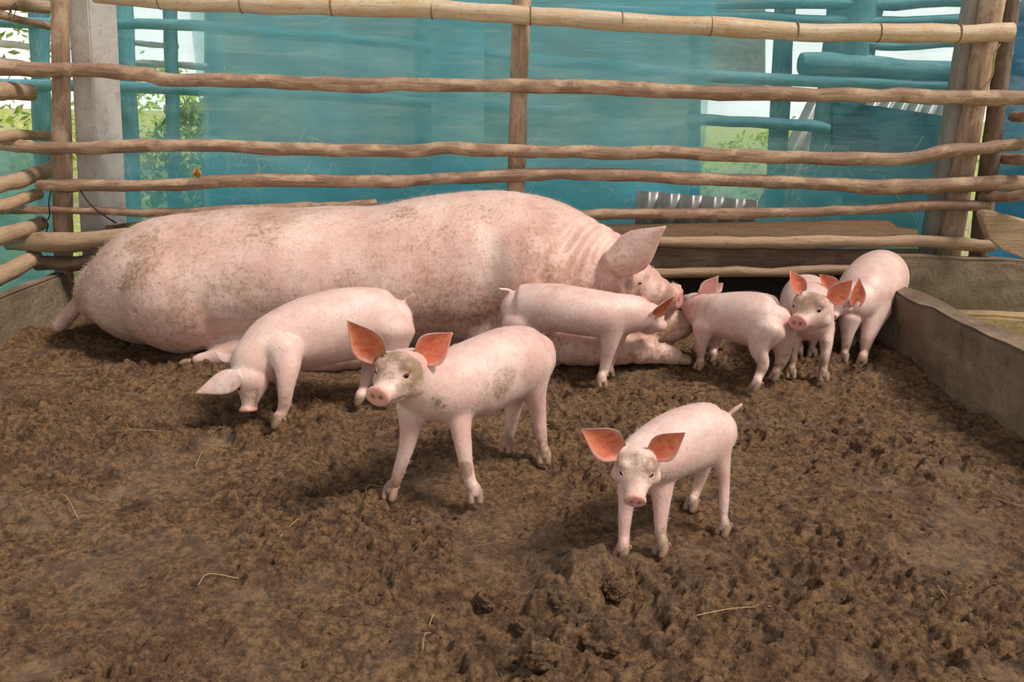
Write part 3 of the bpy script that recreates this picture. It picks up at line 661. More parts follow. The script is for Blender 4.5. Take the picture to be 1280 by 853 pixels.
def add_hoof(bm, foot, fwd, s, mat=2):
    """foot = ankle centre above ground, fwd horizontal, s = size"""
    fwd = Vector((fwd[0], fwd[1], 0)).normalized(); side = Vector((-fwd.y, fwd.x, 0)); gz = foot.z
    for sg in (-1, 1):
        o = foot + side * sg * .0095 * s
        rows = [[*(o + Vector((0, 0, .026 * s))), .0098 * s, .0115 * s, .0115 * s],
                [*(o + fwd * .006 * s + side * sg * .001 * s + Vector((0, 0, .015 * s))), .0100 * s, .0125 * s, .0125 * s],
                [*(o + fwd * .013 * s + side * sg * .0015 * s + Vector((0, 0, .004 * s))), .0092 * s, .0115 * s, .0115 * s],
                [*(o + fwd * .017 * s + side * sg * .001 * s + Vector((0, 0, -.002 * s))), .0075 * s, .0095 * s, .0095 * s]]
        loft(bm, rows, 10, up=tuple(fwd), cap=(.4, .3), mat=mat)
        d = foot - fwd * .014 * s + side * sg * .010 * s + Vector((0, 0, .026 * s))
        loft(bm, [[*d, .0048 * s] * 1 + [.0048 * s, .0048 * s], [*(d - fwd * .004 * s - Vector((0, 0, .008 * s))), .0042 * s, .0042 * s, .0042 * s]], 8, up=tuple(fwd), cap=(.6, .6), mat=mat)

def pig(name, spec, label, cat='piglet', group=None):
    vox = spec.get('vox', .003); hs = spec.get('hs', 1.0); bm = bmesh.new()
    T = [[*W(a, b, Y), rs, ru, rd] for a, b, Y, rs, ru, rd in spec['torso']]
    Tr = catmull(T, 5); loft(bm, Tr, 28, cap=(.7, .5))
    axis = (Vector(T[-2][:3]) - Vector(T[1][:3])); axis.z = 0; axis.normalize()
    ends = []
    for leg in spec['legs']:
        pts = leg[:-1]; gx, gy = leg[-1][:2]; foot = G(gx, gy, .004); r_end = pts[-1][3] if len(pts[-1]) > 3 else .012
        fw = leg[-1][2] if len(leg[-1]) > 2 else axis
        rows = [[*W(a, b, Y), r * .80 * (.90 if q_ else 1), r * (.90 if q_ else 1), r * (.90 if q_ else 1)] if not isinstance(a, Vector) else [*a, r, r, r] for q_, (a, b, Y, r) in enumerate(pts)]
        fo = foot - Vector(fw).normalized() * .004 * hs
        r_end *= .82; rows.append([fo.x, fo.y, .030 * hs, r_end * .98, r_end * 1.05, r_end * 1.05]); fv = Vector(fw).normalized() * .004 * hs; rows.append([fo.x + fv.x, fo.y + fv.y, .016 * hs, r_end * .98, r_end * 1.08, r_end * 1.08])
        loft(bm, catmull(rows, 4), 16, up=tuple(axis), cap=(.8, .5)); ends.append((Vector((fo.x, fo.y, .004)), fw))
    for a, b, Y, rx, ry, rz in spec.get('blobs', []):
        c = W(a, b, Y); q = bmesh.ops.create_uvsphere(bm, u_segments=20, v_segments=14, radius=1)
        ang = math.atan2(axis.y, axis.x); R = Matrix.Rotation(ang, 3, 'Z')
        for v in q['verts']: v.co = R @ Vector((v.co.x * rx, v.co.y * ry, v.co.z * rz)) + c
    for tube in spec.get('tubes', []):
        loft(bm, catmull([[*W(a, b, Y), r, r, r] for a, b, Y, r in tube], 5), 14, up=(.1, .9, .3))
    if spec.get('tail'):
        loft(bm, catmull([[*W(a, b, Y), r, r, r] for a, b, Y, r in spec['tail']], 5), 10, up=(.2, .9, .3))
    C, f, s, u, Lh = head_frame(W(*spec['head'][0]), W(*spec['head'][1]), spec.get('up', (0, 0, 1)))
    prof = spec.get('hprof', HEAD); fat = spec.get('fat', 1.0)
    rows = [[*(C + f * (t * Lh)), w * Lh * fat, a * Lh * fat, d * Lh * fat] for t, w, a, d in prof]
    loft(bm, catmull(rows, 4), 26, up=tuple(u), cap=(.8, .12))
    # brow and cheek masses
    for sg in (-1, 1):
        for (t, side, h, r) in () if spec.get('noblob') else ((.30, .22, .20, .13), (.25, .27, -.15, .19)):
            q = bmesh.ops.create_uvsphere(bm, u_segments=14, v_segments=10, radius=r * Lh * fat)
            for v in q['verts']: v.co += C + f * (t * Lh) + s * (side * sg * Lh * fat) + u * (h * Lh * fat)
    for e in (spec.get('ears', []) if spec.get('root', 1) else []):          # fleshy ear roots
        eb, et = W(*e[0]), W(*e[1]); r0 = e[3] * .21; en = Vector(e[2]).normalized(); inn = C + (eb - C) * .45 - en * r0 * .6; eb = eb - en * r0 * .85; mid = eb.lerp(et, .16)
        loft(bm, catmull([[*inn, r0 * 1.4, r0 * 1.4, r0 * 1.4], [*eb, r0 * .85, r0 * .85, r0 * .85], [*mid, r0 * .3, r0 * .3, r0 * .3]], 4), 12, up=tuple(f))
    me = voxelised(bm, vox, spec.get('smooth', 3))
    n = len(me.vertices); co = np.empty(n * 3, 'f'); me.vertices.foreach_get('co', co); co = co.reshape(-1, 3)
    Cn, fn, sn, un = (np.array(v) for v in (C, f, s, u)); rel = co - Cn
    t = rel @ fn / Lh; sd_ = rel @ sn / (Lh * fat); h = rel @ un / (Lh * fat)
    # relax the trunk so that limbs flow into it, keeping head and feet crisp
    ne = len(me.edges); ed = np.empty(ne * 2, 'i'); me.edges.foreach_get('vertices', ed); ed = ed.reshape(-1, 2)
    deg = np.bincount(ed.ravel(), minlength=n).astype('f'); wgt = sstep(-.05, -.35, t) + .16
    wgt = np.where(np.linalg.norm(rel, axis=1) > 1.25 * Lh, 1.0, wgt) * (.12 + .88 * sstep(.08 * hs, .19 * min(hs, 1.2), co[:, 2]))
    for a_, b_, Y_, r_ in spec.get('tail', [])[1:]: wgt *= sstep(r_ * .8, r_ * 1.3 + .012, np.linalg.norm(co - np.array(W(a_, b_, Y_)), axis=1)) * .9 + .03
    for _ in range(spec.get('relax', 34)):
        acc = np.stack([np.bincount(ed[:, 0], co[ed[:, 1], k], n) + np.bincount(ed[:, 1], co[ed[:, 0], k], n) for k in range(3)], 1) / deg[:, None]
        co = co + (acc - co) * (.6 * wgt)[:, None]
    co = co.astype('f'); rel = co - Cn; t = rel @ fn / Lh; sd_ = rel @ sn / (Lh * fat); h = rel @ un / (Lh * fat)
    # eye sockets, nostrils, mouth line
    eyt, eys, eyh = spec.get('eye', (.44, .285, .13))
    for sg in (-1, 1):
        d2 = (t - eyt) ** 2 + (sd_ - sg * eys) ** 2 + (h - eyh) ** 2
        co -= np.outer(np.exp(-d2 / .07 ** 2) * .028 * Lh * sg, sn)
        d2 = (t - 1.0) ** 2 * .3 + (sd_ - sg * .068) ** 2 * 1.3 + (h - 0.0) ** 2 * .8
        co -= np.outer(np.exp(-d2 / .036 ** 2) * .05 * Lh, fn)
    line = -.155 - .10 * np.clip((.9 - t) / .5, 0, 1); band = np.exp(-((h - line) / .022) ** 2) * (t > .5) * (t < .93) * (np.abs(sd_) > .06) * (np.abs(sd_) < .45)
    nr = co - (Cn + np.outer(t * Lh, fn)); nr /= np.maximum(1e-6, np.linalg.norm(nr, axis=1))[:, None]
    co -= nr * (band * .018 * Lh)[:, None]
    if spec.get('wrinkle'):
        for i in range(n):
            q = Vector(co[i]); hd = float(sstep(-.1, .3, t[i])) * (t[i] < .95)
            wv = mnoise.noise(Vector((t[i] * 9 + 2 * mnoise.noise(q * 9), sd_[i] * 1.3, h[i] * 1.5))) * .009 * hd
            nk = math.exp(-((t[i] + .45) / .22) ** 2); wv += nk * .009 * math.sin(t[i] * 34 + 3 * mnoise.noise(q * 6)) * (co[i][1] < 2.75)
            wv += (1 - hd) * (.012 * mnoise.noise(q * 4.2) + .0022 * mnoise.noise(Vector((q.x * 22, q.y * 5, q.z * 5))) * (q.x > -.3) + .0012 * mnoise.noise(q * 40))
            co[i] += np.array(me.vertices[i].normal) * wv
    me.vertices.foreach_set('co', co.ravel()); me.update()
    bm = bmesh.new(); bm.from_mesh(me)
    for fc in bm.faces: fc.smooth = True; fc.material_index = 0
    for e in spec.get('ears', []): add_ear(bm, W(*e[0]), W(*e[1]), e[2], e[3], **(e[4] if len(e) > 4 else {}))
    for p, fw in ends: add_hoof(bm, p, fw, hs * .80)
    for p, dr, sz in spec.get('toes', []):
        p = W(*p); dr = Vector(dr).normalized(); sd0 = dr.cross(Vector((0, 0, 1))).normalized()
        for sg in (-1, 1):
            o_ = p + sd0 * sg * .35 * sz
            loft(bm, [[*(o_ - dr * sz * .6), sz * .36, sz * .42, sz * .42], [*(o_ + dr * sz * .1), sz * .38, sz * .42, sz * .42], [*(o_ + dr * sz * .7), sz * .27, sz * .25, sz * .3]], 12, cap=(.5, .6), mat=2)
    # eyelids
    epos = []
    for sg in (-1, 1):
        ro = C + f * (eyt * Lh) + s * (sg * .8 * Lh * fat) + u * (eyh * Lh * fat)
        from mathutils.bvhtree import BVHTree
        if sg == -1: bvh = BVHTree.FromPolygons([tuple(c) for c in co], [tuple(p.vertices) for p in me.polygons])
        hit = bvh.ray_cast(ro, -s * sg)
        if hit[0] is None: continue
        p = hit[0]; nr_ = ((s * sg) * .8 + f * .45 + u * .1).normalized(); er = spec.get('er', .046) * Lh
        epos.append((p - nr_ * er * .12, er, nr_))
        a1 = nr_.cross(u).normalized(); a2 = a1.cross(nr_).normalized()
        for up_ in (1, -1):
            rw = []
            for k in range(9):
                th = math.pi * k / 8; rr = er * 1.08
                rw.append([*(p - nr_ * er * .12 + a1 * rr * 1.25 * math.cos(th) + a2 * up_ * rr * .98 * math.sin(th) + nr_ * er * .35 * math.sin(th)), er * .22, er * .22, er * .22])
            loft(bm, rw, 8, up=tuple(nr_), cap=(.5, .5))
    me2 = bpy.data.meshes.new(name); bm.to_mesh(me2); bm.free()
    n = len(me2.vertices); co = np.empty(n * 3, 'f'); me2.vertices.foreach_get('co', co); co = co.reshape(-1, 3); rel = co - Cn
    t = rel @ fn / Lh; sd_ = rel @ sn / (Lh * fat); h = rel @ un / (Lh * fat)
    inhead = (np.abs(sd_) < .5) & (np.abs(h) < .5) & (t > -.2)
    mud = np.zeros(n); hm = spec.get('headmud', .3)
    nz = np.array([mnoise.noise(Vector(c) * 16) + .5 * mnoise.noise(Vector(c) * 45) for c in co])
    mud = np.maximum(mud, inhead * hm * np.clip((h + .22) / .35, 0, 1) * sstep(-.1, .2, t) * (1 - .8 * sstep(.62, .95, t)) * np.clip(.9 + nz * .9, .3, 1.4))
    mud = np.maximum(mud, spec.get('footmud', .75) * sstep(.13 * hs, .02, co[:, 2]) * np.clip(.85 + nz * 1.5, 0.2, 1.2))
    cam0 = np.array((0, 0, CAM_H))
    def surf(px, py, Y):                     # the point of the hide that lies behind a spot seen in the photograph
        d = np.array(ray(px, py)); d /= np.linalg.norm(d); v = co - cam0; al = v @ d; off = np.linalg.norm(v - np.outer(al, d), axis=1)
        near = off < vox * 1.6
        return co[near][np.argmin(al[near])] if near.any() else np.array(W(px, py, Y))
    for px, py, Y, r, k in spec.get('mud', []):
        c = surf(px, py, Y); d = np.linalg.norm(co - c, axis=1); mud = np.maximum(mud, k * sstep(r, r * .35, d + nz * r * .45))
    pink = sstep(.90, .99, t) * (inhead | (t > .9)) * (sd_ ** 2 + h ** 2 < .27 ** 2) * (t < 1.2) * spec.get('snoutpink', .75)
    for sg in (-1, 1):
        d2 = (t - eyt) ** 2 + (sd_ - sg * eys) ** 2 + (h - eyh) ** 2; pink = np.maximum(pink, .25 * np.exp(-d2 / .12 ** 2)); mud *= 1 - .6 * np.exp(-d2 / .11 ** 2)
    dark = np.zeros(n)
    for sg in (-1, 1): dark = np.maximum(dark, np.exp(-(((sd_ - sg * .068) / .036) ** 2 + ((h - 0) / .042) ** 2)) * (t > .9) * (t < 1.2) * .9)
    line = -.155 - .10 * np.clip((.9 - t) / .5, 0, 1)
    dark = np.maximum(dark, .5 * np.exp(-((h - line) / .018) ** 2) * (t > .55) * (t < .93) * (np.abs(sd_) > .06) * (np.abs(sd_) < .45))
    for px, py, Y, r, k in spec.get('marks', []):
        c = surf(px, py, Y); d = np.linalg.norm(co - c, axis=1); dark = np.maximum(dark, k * sstep(r, r * .6, d + nz * r * .5))
    for nm, ar in (('mud', mud), ('pink', pink), ('dark', dark)):
        at = me2.attributes.new(nm, 'FLOAT', 'POINT'); at.data.foreach_set('value', np.clip(ar, 0, 1).astype('f'))
    for m in spec.get('mats', (M['pigskin'], M['ear'], M['hoof'], M['sowear'])): me2.materials.append(m)
    o = bpy.data.objects.new(name, me2); COL.objects.link(o); base_origin(o); tag(o, label, cat, group)
    for p, er, nr_ in epos:
        b2 = bmesh.new(); bmesh.ops.create_uvsphere(b2, u_segments=16, v_segments=12, radius=er)
        for v in b2.verts: v.co += p - o.location
        link_bm('eye', b2, M['eye'], o)
    # bristles: short pale hairs rooted on the hide, leaning tailward
    nb, bl, bw = spec.get('hair', (2600, .005, .0002))
    if nb:
        ax = np.array(axis); me2.calc_loop_triangles(); nv = len(me.vertices)
        vn = np.empty(n * 3, 'f'); me2.vertices.foreach_get('normal', vn); vn = vn.reshape(-1, 3)
        ok = np.where((np.arange(n) < nv) & (vn[:, 2] > -.5) & (t < .9) & (co[:, 2] > .05))[0]
        pick = RNG.choice(ok, nb); P = co[pick] + RNG.normal(0, vox * .4, (nb, 3)); Nn = vn[pick]
        D = Nn * .55 - ax * .8 + RNG.normal(0, .3, (nb, 3)); D /= np.linalg.norm(D, axis=1)[:, None]
        Sx = np.cross(D, RNG.normal(0, 1, (nb, 3))); Sx /= np.linalg.norm(Sx, axis=1)[:, None]; ln = bl * RNG.uniform(.5, 1.3, (nb, 1))
        V = np.stack([P - Sx * bw, P + Sx * bw, P + D * ln + Nn * .0], 1).reshape(-1, 3) - np.array(o.location)
        hm_ = bpy.data.meshes.new('bristles'); hm_.vertices.add(len(V)); hm_.vertices.foreach_set('co', V.astype('f').ravel())
        hm_.loops.add(nb * 3); hm_.loops.foreach_set('vertex_index', np.arange(nb * 3)); hm_.polygons.add(nb); hm_.polygons.foreach_set('loop_start', np.arange(0, nb * 3, 3)); hm_.update(calc_edges=True)
        hm_.materials.append(spec.get('hairmat', M['hair'])); hb = bpy.data.objects.new('bristles', hm_); COL.objects.link(hb); hb.parent = o; hb['kind'] = 'stuff'
    bpy.data.meshes.remove(me)
    return o
M['hair'] = mat_plain('pale_bristles', (0.86, 0.76, 0.66), .5, .4, 5, .1)
M['sowhair'] = mat_plain('sow_bristles', (0.60, 0.42, 0.32), .6, .2, 20, .5)

# --- the sow lying on her belly
def sp(px, zt, zb, ry, Y=2.69):
    p = W(px, 350, Y); cz = (zt + zb) / 2
    return px, Y, cz, ry, (zt - zb) / 2
sow_rows = []
pigW = W
def Wz(px, z, Y):          # pixel row for a wanted height at that depth
    lo, hi = -200, 900
    for _ in range(40):
        m = (lo + hi) / 2
        if W(px, m, Y).z > z: lo = m
        else: hi = m
    return (lo + hi) / 2
def srow(px, zt, zb, ry, Y=2.70):
    cz = zb + (zt - zb) * .47; return (px, Wz(px, cz, Y), Y, ry, zt - cz, cz - zb)
SOW = dict(vox=.0075, hs=2.2, smooth=4, relax=60, fat=1.0,
    torso=[srow(140, .27, .03, .15, 2.72), srow(160, .325, .0, .21, 2.71), srow(195, .378, -.02, .26, 2.70), srow(245, .418, -.02, .285), srow(310, .433, -.02, .30), srow(400, .437, -.02, .305),
           srow(470, .445, -.02, .30), srow(540, .478, -.02, .29), srow(610, .497, -.02, .275), srow(680, .475, -.02, .25), srow(735, .42, .0, .205, 2.68), srow(775, .37, .05, .15, 2.66)],
    legs=[],
    blobs=[(225, 375, 2.52, .19, .14, .17), (655, 350, 2.50, .13, .10, .17), (640, 425, 2.47, .14, .08, .07), (838, 408, 2.545, .075, .06, .05), (800, 405, 2.54, .10, .08, .07), (380, 440, 2.46, .3, .09, .06)],
    tubes=[[(640, 415, 2.46, .085), (700, 430, 2.43, .065), (765, 436, 2.43, .052), (815, 440, 2.45, .036), (845, 445, 2.46, .03)],
           [(720, 400, 2.60, .08), (780, 425, 2.55, .06), (830, 432, 2.55, .04)],
           [(300, 440, 2.45, .05), (265, 448, 2.42, .026), (244, 451, 2.41, .018)]],
    tail=[(115, 362, 2.74, .035), (100, 378, 2.72, .028), (88, 392, 2.70, .023), (78, 403, 2.69, .02), (72, 410, 2.68, .017)],
    head=((774, 356, 2.59), (850, 373, 2.485)), up=(-.15, -.35, 1), er=.022, root=0, wrinkle=1, eye=(.46, .37, .27),
    hprof=[(-.4, .50, .56, .55), (-.1, .52, .60, .58), (.15, .48, .56, .56), (.35, .42, .44, .52), (.55, .34, .31, .45), (.75, .24, .22, .36), (.9, .19, .18, .26), (.97, .20, .20, .22), (1.02, .19, .19, .21)],
    toes=[((852, 449, 2.46), (1, -.2, -.1), .035), ((232, 453, 2.40), (-1, -.1, -.05), .02)],
    ears=[((762, 334, 2.49), (830, 283, 2.43), (.75, .55, .25), .125, dict(cup=.75, mats=(0, 1), thick=.008, curl=.08, base_w=.85)),
          ((790, 326, 2.74), (812, 320, 2.88), (.7, .3, .2), .08, dict(cup=.5, mats=(0, 1), thick=.006))],
    headmud=.25, footmud=.0, snoutpink=.6,
    mud=[(160, 350, 2.50, .12, .6), (550, 290, 2.5, .09, .5), (600, 262, 2.6, .13, .45), (500, 262, 2.6, .10, .4), (690, 340, 2.5, .07, .5), (240, 440, 2.40, .12, .6), (330, 290, 2.5, .1, .35), (170, 300, 2.6, .1, .5), (600, 390, 2.40, .12, .4), (290, 405, 2.38, .07, .35), (760, 300, 2.6, .05, .3), (720, 365, 2.45, .07, .3),  # dirt patches, plus a neighbouring piglet's cast shadow painted at her elbow
         (820, 440, 2.45, .12, .35), (835, 410, 2.47, .07, .5), (120, 420, 2.6, .12, .4), (640, 250, 2.65, .1, .3), (450, 265, 2.6, .1, .2)],
    marks=[(791, 353, 2.42, .022, .55), (806, 339, 2.45, .016, .5), (786, 349, 2.42, .012, .4)],
    mats=(M['sowskin'], M['sowear'], M['hoof']), hair=(24000, .012, .0003), hairmat=M['sowhair'])
sow = pig('sow', SOW, 'huge pale pink sow with mud-flecked hide lying stretched along the back fence', 'pig')

# --- piglets
P = {}
P['A'] = dict(
    torso=[(498, 402, 2.20, .055, .06, .06), (482, 403, 2.19, .082, .090, .085), (442, 405, 2.16, .092, .099, .096), (402, 414, 2.12, .092, .101, .092), (368, 425, 2.08, .086, .096, .082), (340, 437, 2.04, .072, .085, .072), (320, 452, 2.0, .056, .066, .062), (312, 463, 1.985, .050, .056, .056)],
    legs=[[(356, 438, 1.995, .050), (359, 460, 1.965, .037), (358, 482, 1.945, .024), (356, 502, 1.94, .0185), (352, 517, 1.935, .0155), (347, 532, (-1, -.3, 0))],
          [(352, 450, 2.08, .045), (354, 475, 2.07, .026), (355, 495, 2.06, .018), (355, 514, (-1, -.3, 0))],
          [(488, 415, 2.14, .070), (487, 440, 2.13, .05), (482, 465, 2.13, .026), (486, 482, 2.12, .019), (484, 505, (-1, -.3, 0))],
          [(470, 430, 2.24, .060), (466, 452, 2.20, .034), (459, 470, 2.16, .021), (455, 487, 2.13, .017), (450, 504, (-1, -.3, 0))]],
    head=((309, 463, 1.975), (310, 513, 1.945)), up=(-1, -.15, .05), fat=1.2, root=0, noblob=1, er=.05,
    ears=[((302, 467, 1.93), (244, 492, 1.90), (.15, .85, -.5), .062, dict(cup=.35, droop=.0, base_w=.7)), ((296, 448, 2.03), (268, 440, 2.06), (.2, .0, -1), .045, dict(cup=.35))],
    tail=[(503, 380, 2.22, .008), (509, 374, 2.22, .0055), (513, 371, 2.21, .0042), (517, 369, 2.20, .0036)], headmud=.25,
    mud=[(350, 512, 1.92, .03, .7), (355, 500, 1.92, .02, .5), (396, 376, 2.12, .025, .35), (300, 500, 1.9, .03, .4), (330, 392, 2.0, .05, .25)])
P['B'] = dict(
    torso=[(674, 447, 1.81, .050, .055, .055), (662, 448, 1.80, .070, .073, .075), (635, 455, 1.755, .075, .084, .084), (600, 470, 1.69, .076, .084, .088), (568, 481, 1.63, .074, .078, .080), (542, 483, 1.585, .064, .068, .070), (522, 474, 1.545, .052, .055, .060), (510, 464, 1.52, .045, .05, .05)],
    legs=[[(517, 508, 1.56, .040), (513, 535, 1.555, .028), (508, 560, 1.55, .0205), (500, 585, 1.55, .0165), (494, 603, 1.552, .0145), (488, 622, (-.5, -1, 0))],
          [(570, 503, 1.60, .043), (575, 530, 1.58, .030), (579, 556, 1.565, .0225), (583, 582, 1.555, .0175), (589, 605, 1.55, .0150), (594, 626, (0.1, -1, 0))],
          [(648, 475, 1.82, .045), (643, 502, 1.82, .030), (640, 524, 1.82, .0205), (636, 545, 1.81, .0155), (633, 563, (-.4, -1, 0))],
          [(664, 458, 1.77, .058), (667, 488, 1.765, .040), (673, 515, 1.77, .0235), (676, 540, 1.765, .0180), (679, 560, 1.76, .0150), (680, 577, (-.1, -1, 0))]],
    head=((505, 461, 1.50), (472, 496, 1.405)), fat=1.12, er=.052,
    ears=[((475, 446, 1.485), (434, 401, 1.47), (-.05, -1, .05), .064, dict(cup=.42)), ((523, 447, 1.515), (566, 416, 1.53), (.15, -1, .02), .066, dict(cup=.42))],
    tail=[(683, 430, 1.83, .006), (688, 428, 1.83, .0045), (690, 430, 1.82, .004)], headmud=.85, snoutpink=.65,
    mud=[(640, 470, 1.68, .045, .62), (628, 488, 1.68, .045, .62), (605, 500, 1.62, .05, .5), (548, 505, 1.56, .03, .6), (600, 515, 1.63, .05, .5), (662, 470, 1.70, .05, .5), (668, 500, 1.72, .03, .4), (582, 590, 1.54, .022, .8), (676, 545, 1.75, .03, .4)],
    marks=[(548, 506, 1.545, .009, .5), (556, 511, 1.545, .006, .5), (543, 500, 1.545, .006, .4)])
P['C'] = dict(
    torso=[(640, 386, 2.34, .045, .05, .05), (652, 387, 2.34, .066, .072, .075), (690, 384, 2.31, .070, .068, .070), (730, 390, 2.30, .070, .068, .068), (762, 394, 2.31, .066, .066, .066), (785, 392, 2.315, .055, .056, .06), (800, 392, 2.33, .048, .05, .052)],
    legs=[[(764, 405, 2.28, .045), (762, 428, 2.27, .030), (758, 448, 2.27, .0205), (755, 463, 2.268, .016), (752, 482, (.2, -1, 0))],
          [(772, 408, 2.36, .040), (768, 434, 2.37, .024), (763, 452, 2.37, .0165), (761, 469, (.2, -1, 0))],
          [(650, 405, 2.30, .055), (655, 430, 2.29, .035), (660, 455, 2.29, .02), (658, 480)], [(660, 410, 2.38, .05), (668, 440, 2.38, .025), (672, 468)]],
    head=((808, 394, 2.335), (825, 407, 2.405)), fat=1.12, er=.04,
    ears=[((813, 394, 2.30), (843, 370, 2.28), (.55, -.8, -.3), .052, dict(cup=.5)), ((800, 378, 2.39), (812, 376, 2.44), (.6, .6, 0), .035)],
    tail=[(645, 368, 2.34, .008), (635, 363, 2.34, .006), (628, 362, 2.335, .005), (624, 361, 2.33, .004)], headmud=.2, mats=None)
P['D'] = dict(
    torso=[(974, 404, 2.32, .045, .05, .05), (962, 403, 2.335, .075, .077, .080), (935, 398, 2.38, .077, .079, .080), (903, 395, 2.44, .068, .070, .066), (881, 391, 2.50, .056, .058, .056), (869, 385, 2.55, .046, .046, .050)],
    legs=[[(880, 408, 2.43, .040), (877, 428, 2.435, .025), (876, 443, 2.44, .0165), (875, 452, 2.44, .014), (874, 461, (-.7, -.4, 0))],
          [(896, 412, 2.51, .035), (893, 430, 2.52, .022), (890, 441, 2.52, .015), (889, 451, (-.7, -.4, 0))],
          [(957, 415, 2.30, .062), (949, 437, 2.28, .034), (954, 455, 2.265, .0205), (948, 471, 2.255, .0155), (944, 487, (-.8, -.3, 0))],
          [(975, 415, 2.36, .055), (978, 437, 2.36, .032), (976, 452, 2.36, .021), (971, 463, 2.355, .0155), (968, 474, (-.8, -.3, 0))]],
    head=((870, 378, 2.59), (850, 380, 2.665)), fat=1.0, er=.04,
    ears=[((878, 370, 2.52), (898, 345, 2.53), (-.1, -1, .1), .055, dict(cup=.3, mats=(0, 3), base_w=.8)), ((893, 364, 2.60), (904, 354, 2.63), (.1, -1, 0), .03, dict(mats=(0, 3)))],
    tail=[(984, 392, 2.31, .008), (990, 402, 2.30, .006), (989, 410, 2.295, .005), (984, 408, 2.29, .004)], headmud=.4,
    marks=[(863, 380, 2.50, .008, .35), (868, 390, 2.49, .006, .3)])
P['E'] = dict(
    torso=[(1008, 368, 2.70, .055, .06, .06), (1008, 372, 2.67, .078, .080, .08), (1008, 380, 2.60, .082, .082, .082), (1008, 391, 2.51, .080, .082, .078), (1011, 398, 2.44, .072, .072, .068), (1013, 396, 2.39, .058, .06, .06), (1013, 392, 2.37, .05, .05, .05)],
    legs=[[(995, 410, 2.43, .036), (992, 430, 2.40, .025), (991, 447, 2.385, .0175), (990, 459, 2.375, .0145), (988, 471)],
          [(1031, 408, 2.42, .038), (1033, 430, 2.38, .026), (1031, 448, 2.36, .018), (1030, 462, 2.35, .0145), (1029, 475)],
          [(1018, 412, 2.64, .045), (1016, 428, 2.62, .02), (1015, 437, 2.60, .0145), (1015, 445)], [(998, 412, 2.65, .045), (998, 428, 2.64, .02), (997, 444)]],
    head=((1017, 384, 2.345), (997, 404, 2.26)), fat=1.2, er=.056,
    ears=[((1001, 366, 2.33), (987, 338, 2.33), (.45, -1, 0), .052, dict(cup=.5)), ((1037, 376, 2.33), (1066, 350, 2.32), (-.1, -1, .1), .064, dict(cup=.4))],
    headmud=.75, snoutpink=.65, mud=[(1030, 455, 2.33, .025, .9), (990, 440, 2.37, .025, .8), (1032, 430, 2.3, .02, .5), (1000, 372, 2.30, .02, .7)])
P['F'] = dict(
    torso=[(1105, 352, 2.86, .065, .07, .07), (1101, 349, 2.83, .092, .100, .095), (1092, 354, 2.75, .094, .100, .098), (1081, 365, 2.66, .088, .088, .090), (1072, 377, 2.61, .070, .073, .073), (1064, 379, 2.58, .056, .06, .06), (1059, 379, 2.57, .048, .05, .05)],
    legs=[[(1062, 400, 2.56, .042), (1059, 420, 2.545, .026), (1057, 435, 2.54, .0185), (1055, 443, 2.54, .015), (1054, 451)],
          [(1092, 385, 2.62, .068), (1088, 408, 2.57, .042), (1083, 428, 2.54, .0255), (1080, 442, 2.525, .0175), (1077, 455)],
          [(1080, 395, 2.80, .055), (1080, 420, 2.76, .025), (1080, 437)], [(1065, 395, 2.80, .05), (1064, 420, 2.76, .022), (1062, 436)]],
    head=((1054, 376, 2.56), (1041, 396, 2.51)), fat=.95, er=.04,
    ears=[((1066, 383, 2.53), (1074, 347, 2.52), (.45, -1, -.1), .066, dict(cup=.4)), ((1045, 362, 2.56), (1024, 343, 2.56), (-.1, -1, .1), .05, dict(cup=.4))],
    headmud=.3, mud=[(1085, 428, 2.5, .035, .6), (1070, 395, 2.5, .05, .4), (1090, 392, 2.5, .03, .5), (1056, 440, 2.52, .03, .6)], marks=[(1093, 314, 2.72, .008, .5)])
P['G'] = dict(vox=.0027, hs=.85,
    torso=[(901, 538, 1.505, .040, .042, .045), (892, 540, 1.50, .055, .058, .060), (870, 547, 1.475, .058, .066, .062), (845, 556, 1.44, .058, .065, .060), (824, 566, 1.41, .054, .060, .058), (808, 571, 1.375, .046, .050, .050), (801, 572, 1.355, .040, .042, .044)],
    legs=[[(787, 605, 1.385, .026), (783, 630, 1.37, .019), (781, 650, 1.36, .0155), (780, 670, 1.352, .0130), (777, 695)],
          [(825, 595, 1.40, .034), (827, 622, 1.385, .0235), (826, 648, 1.372, .0165), (826, 670, 1.362, .0135), (826, 692)],
          [(884, 560, 1.54, .036), (880, 582, 1.54, .0205), (875, 600, 1.545, .0150), (869, 618, 1.54, .0120), (864, 636)],
          [(893, 550, 1.47, .042), (902, 578, 1.46, .0235), (905, 602, 1.455, .0150), (905, 628, 1.445, .0125), (904, 648, 1.44, .0115), (904, 667)]],
    head=((796, 575, 1.335), (794, 627, 1.265)), fat=1.14, er=.052,
    ears=[((775, 564, 1.325), (727, 537, 1.32), (.1, -1, .1), .060, dict(cup=.42)), ((814, 566, 1.33), (857, 541, 1.32), (-.05, -1, .05), .052, dict(cup=.5))],
    tail=[(912, 517, 1.53, .006), (919, 512, 1.53, .005), (924, 508, 1.53, .0042), (927, 506, 1.53, .0035)], headmud=.8, snoutpink=.55,
    mud=[(826, 672, 1.345, .022, .5), (780, 675, 1.335, .022, .5), (838, 590, 1.39, .03, .3)])
LAB = {'A': 'clean piglet with head lowered to the ground beside the sow\'s belly, facing left',
       'B': 'muddy-faced piglet with glowing orange ears standing in the centre of the pen',
       'C': 'piglet in side view before the sow\'s forelegs, head turned to her jaw',
       'D': 'piglet seen from behind pressing its head against the sow\'s snout',
       'E': 'piglet with dirty forehead facing the camera, in front of the rightmost piglet',
       'F': 'large rightmost piglet with rump by the trough side, half hidden by another',
       'G': 'small piglet nearest the camera, alone at lower right, looking at the viewer'}
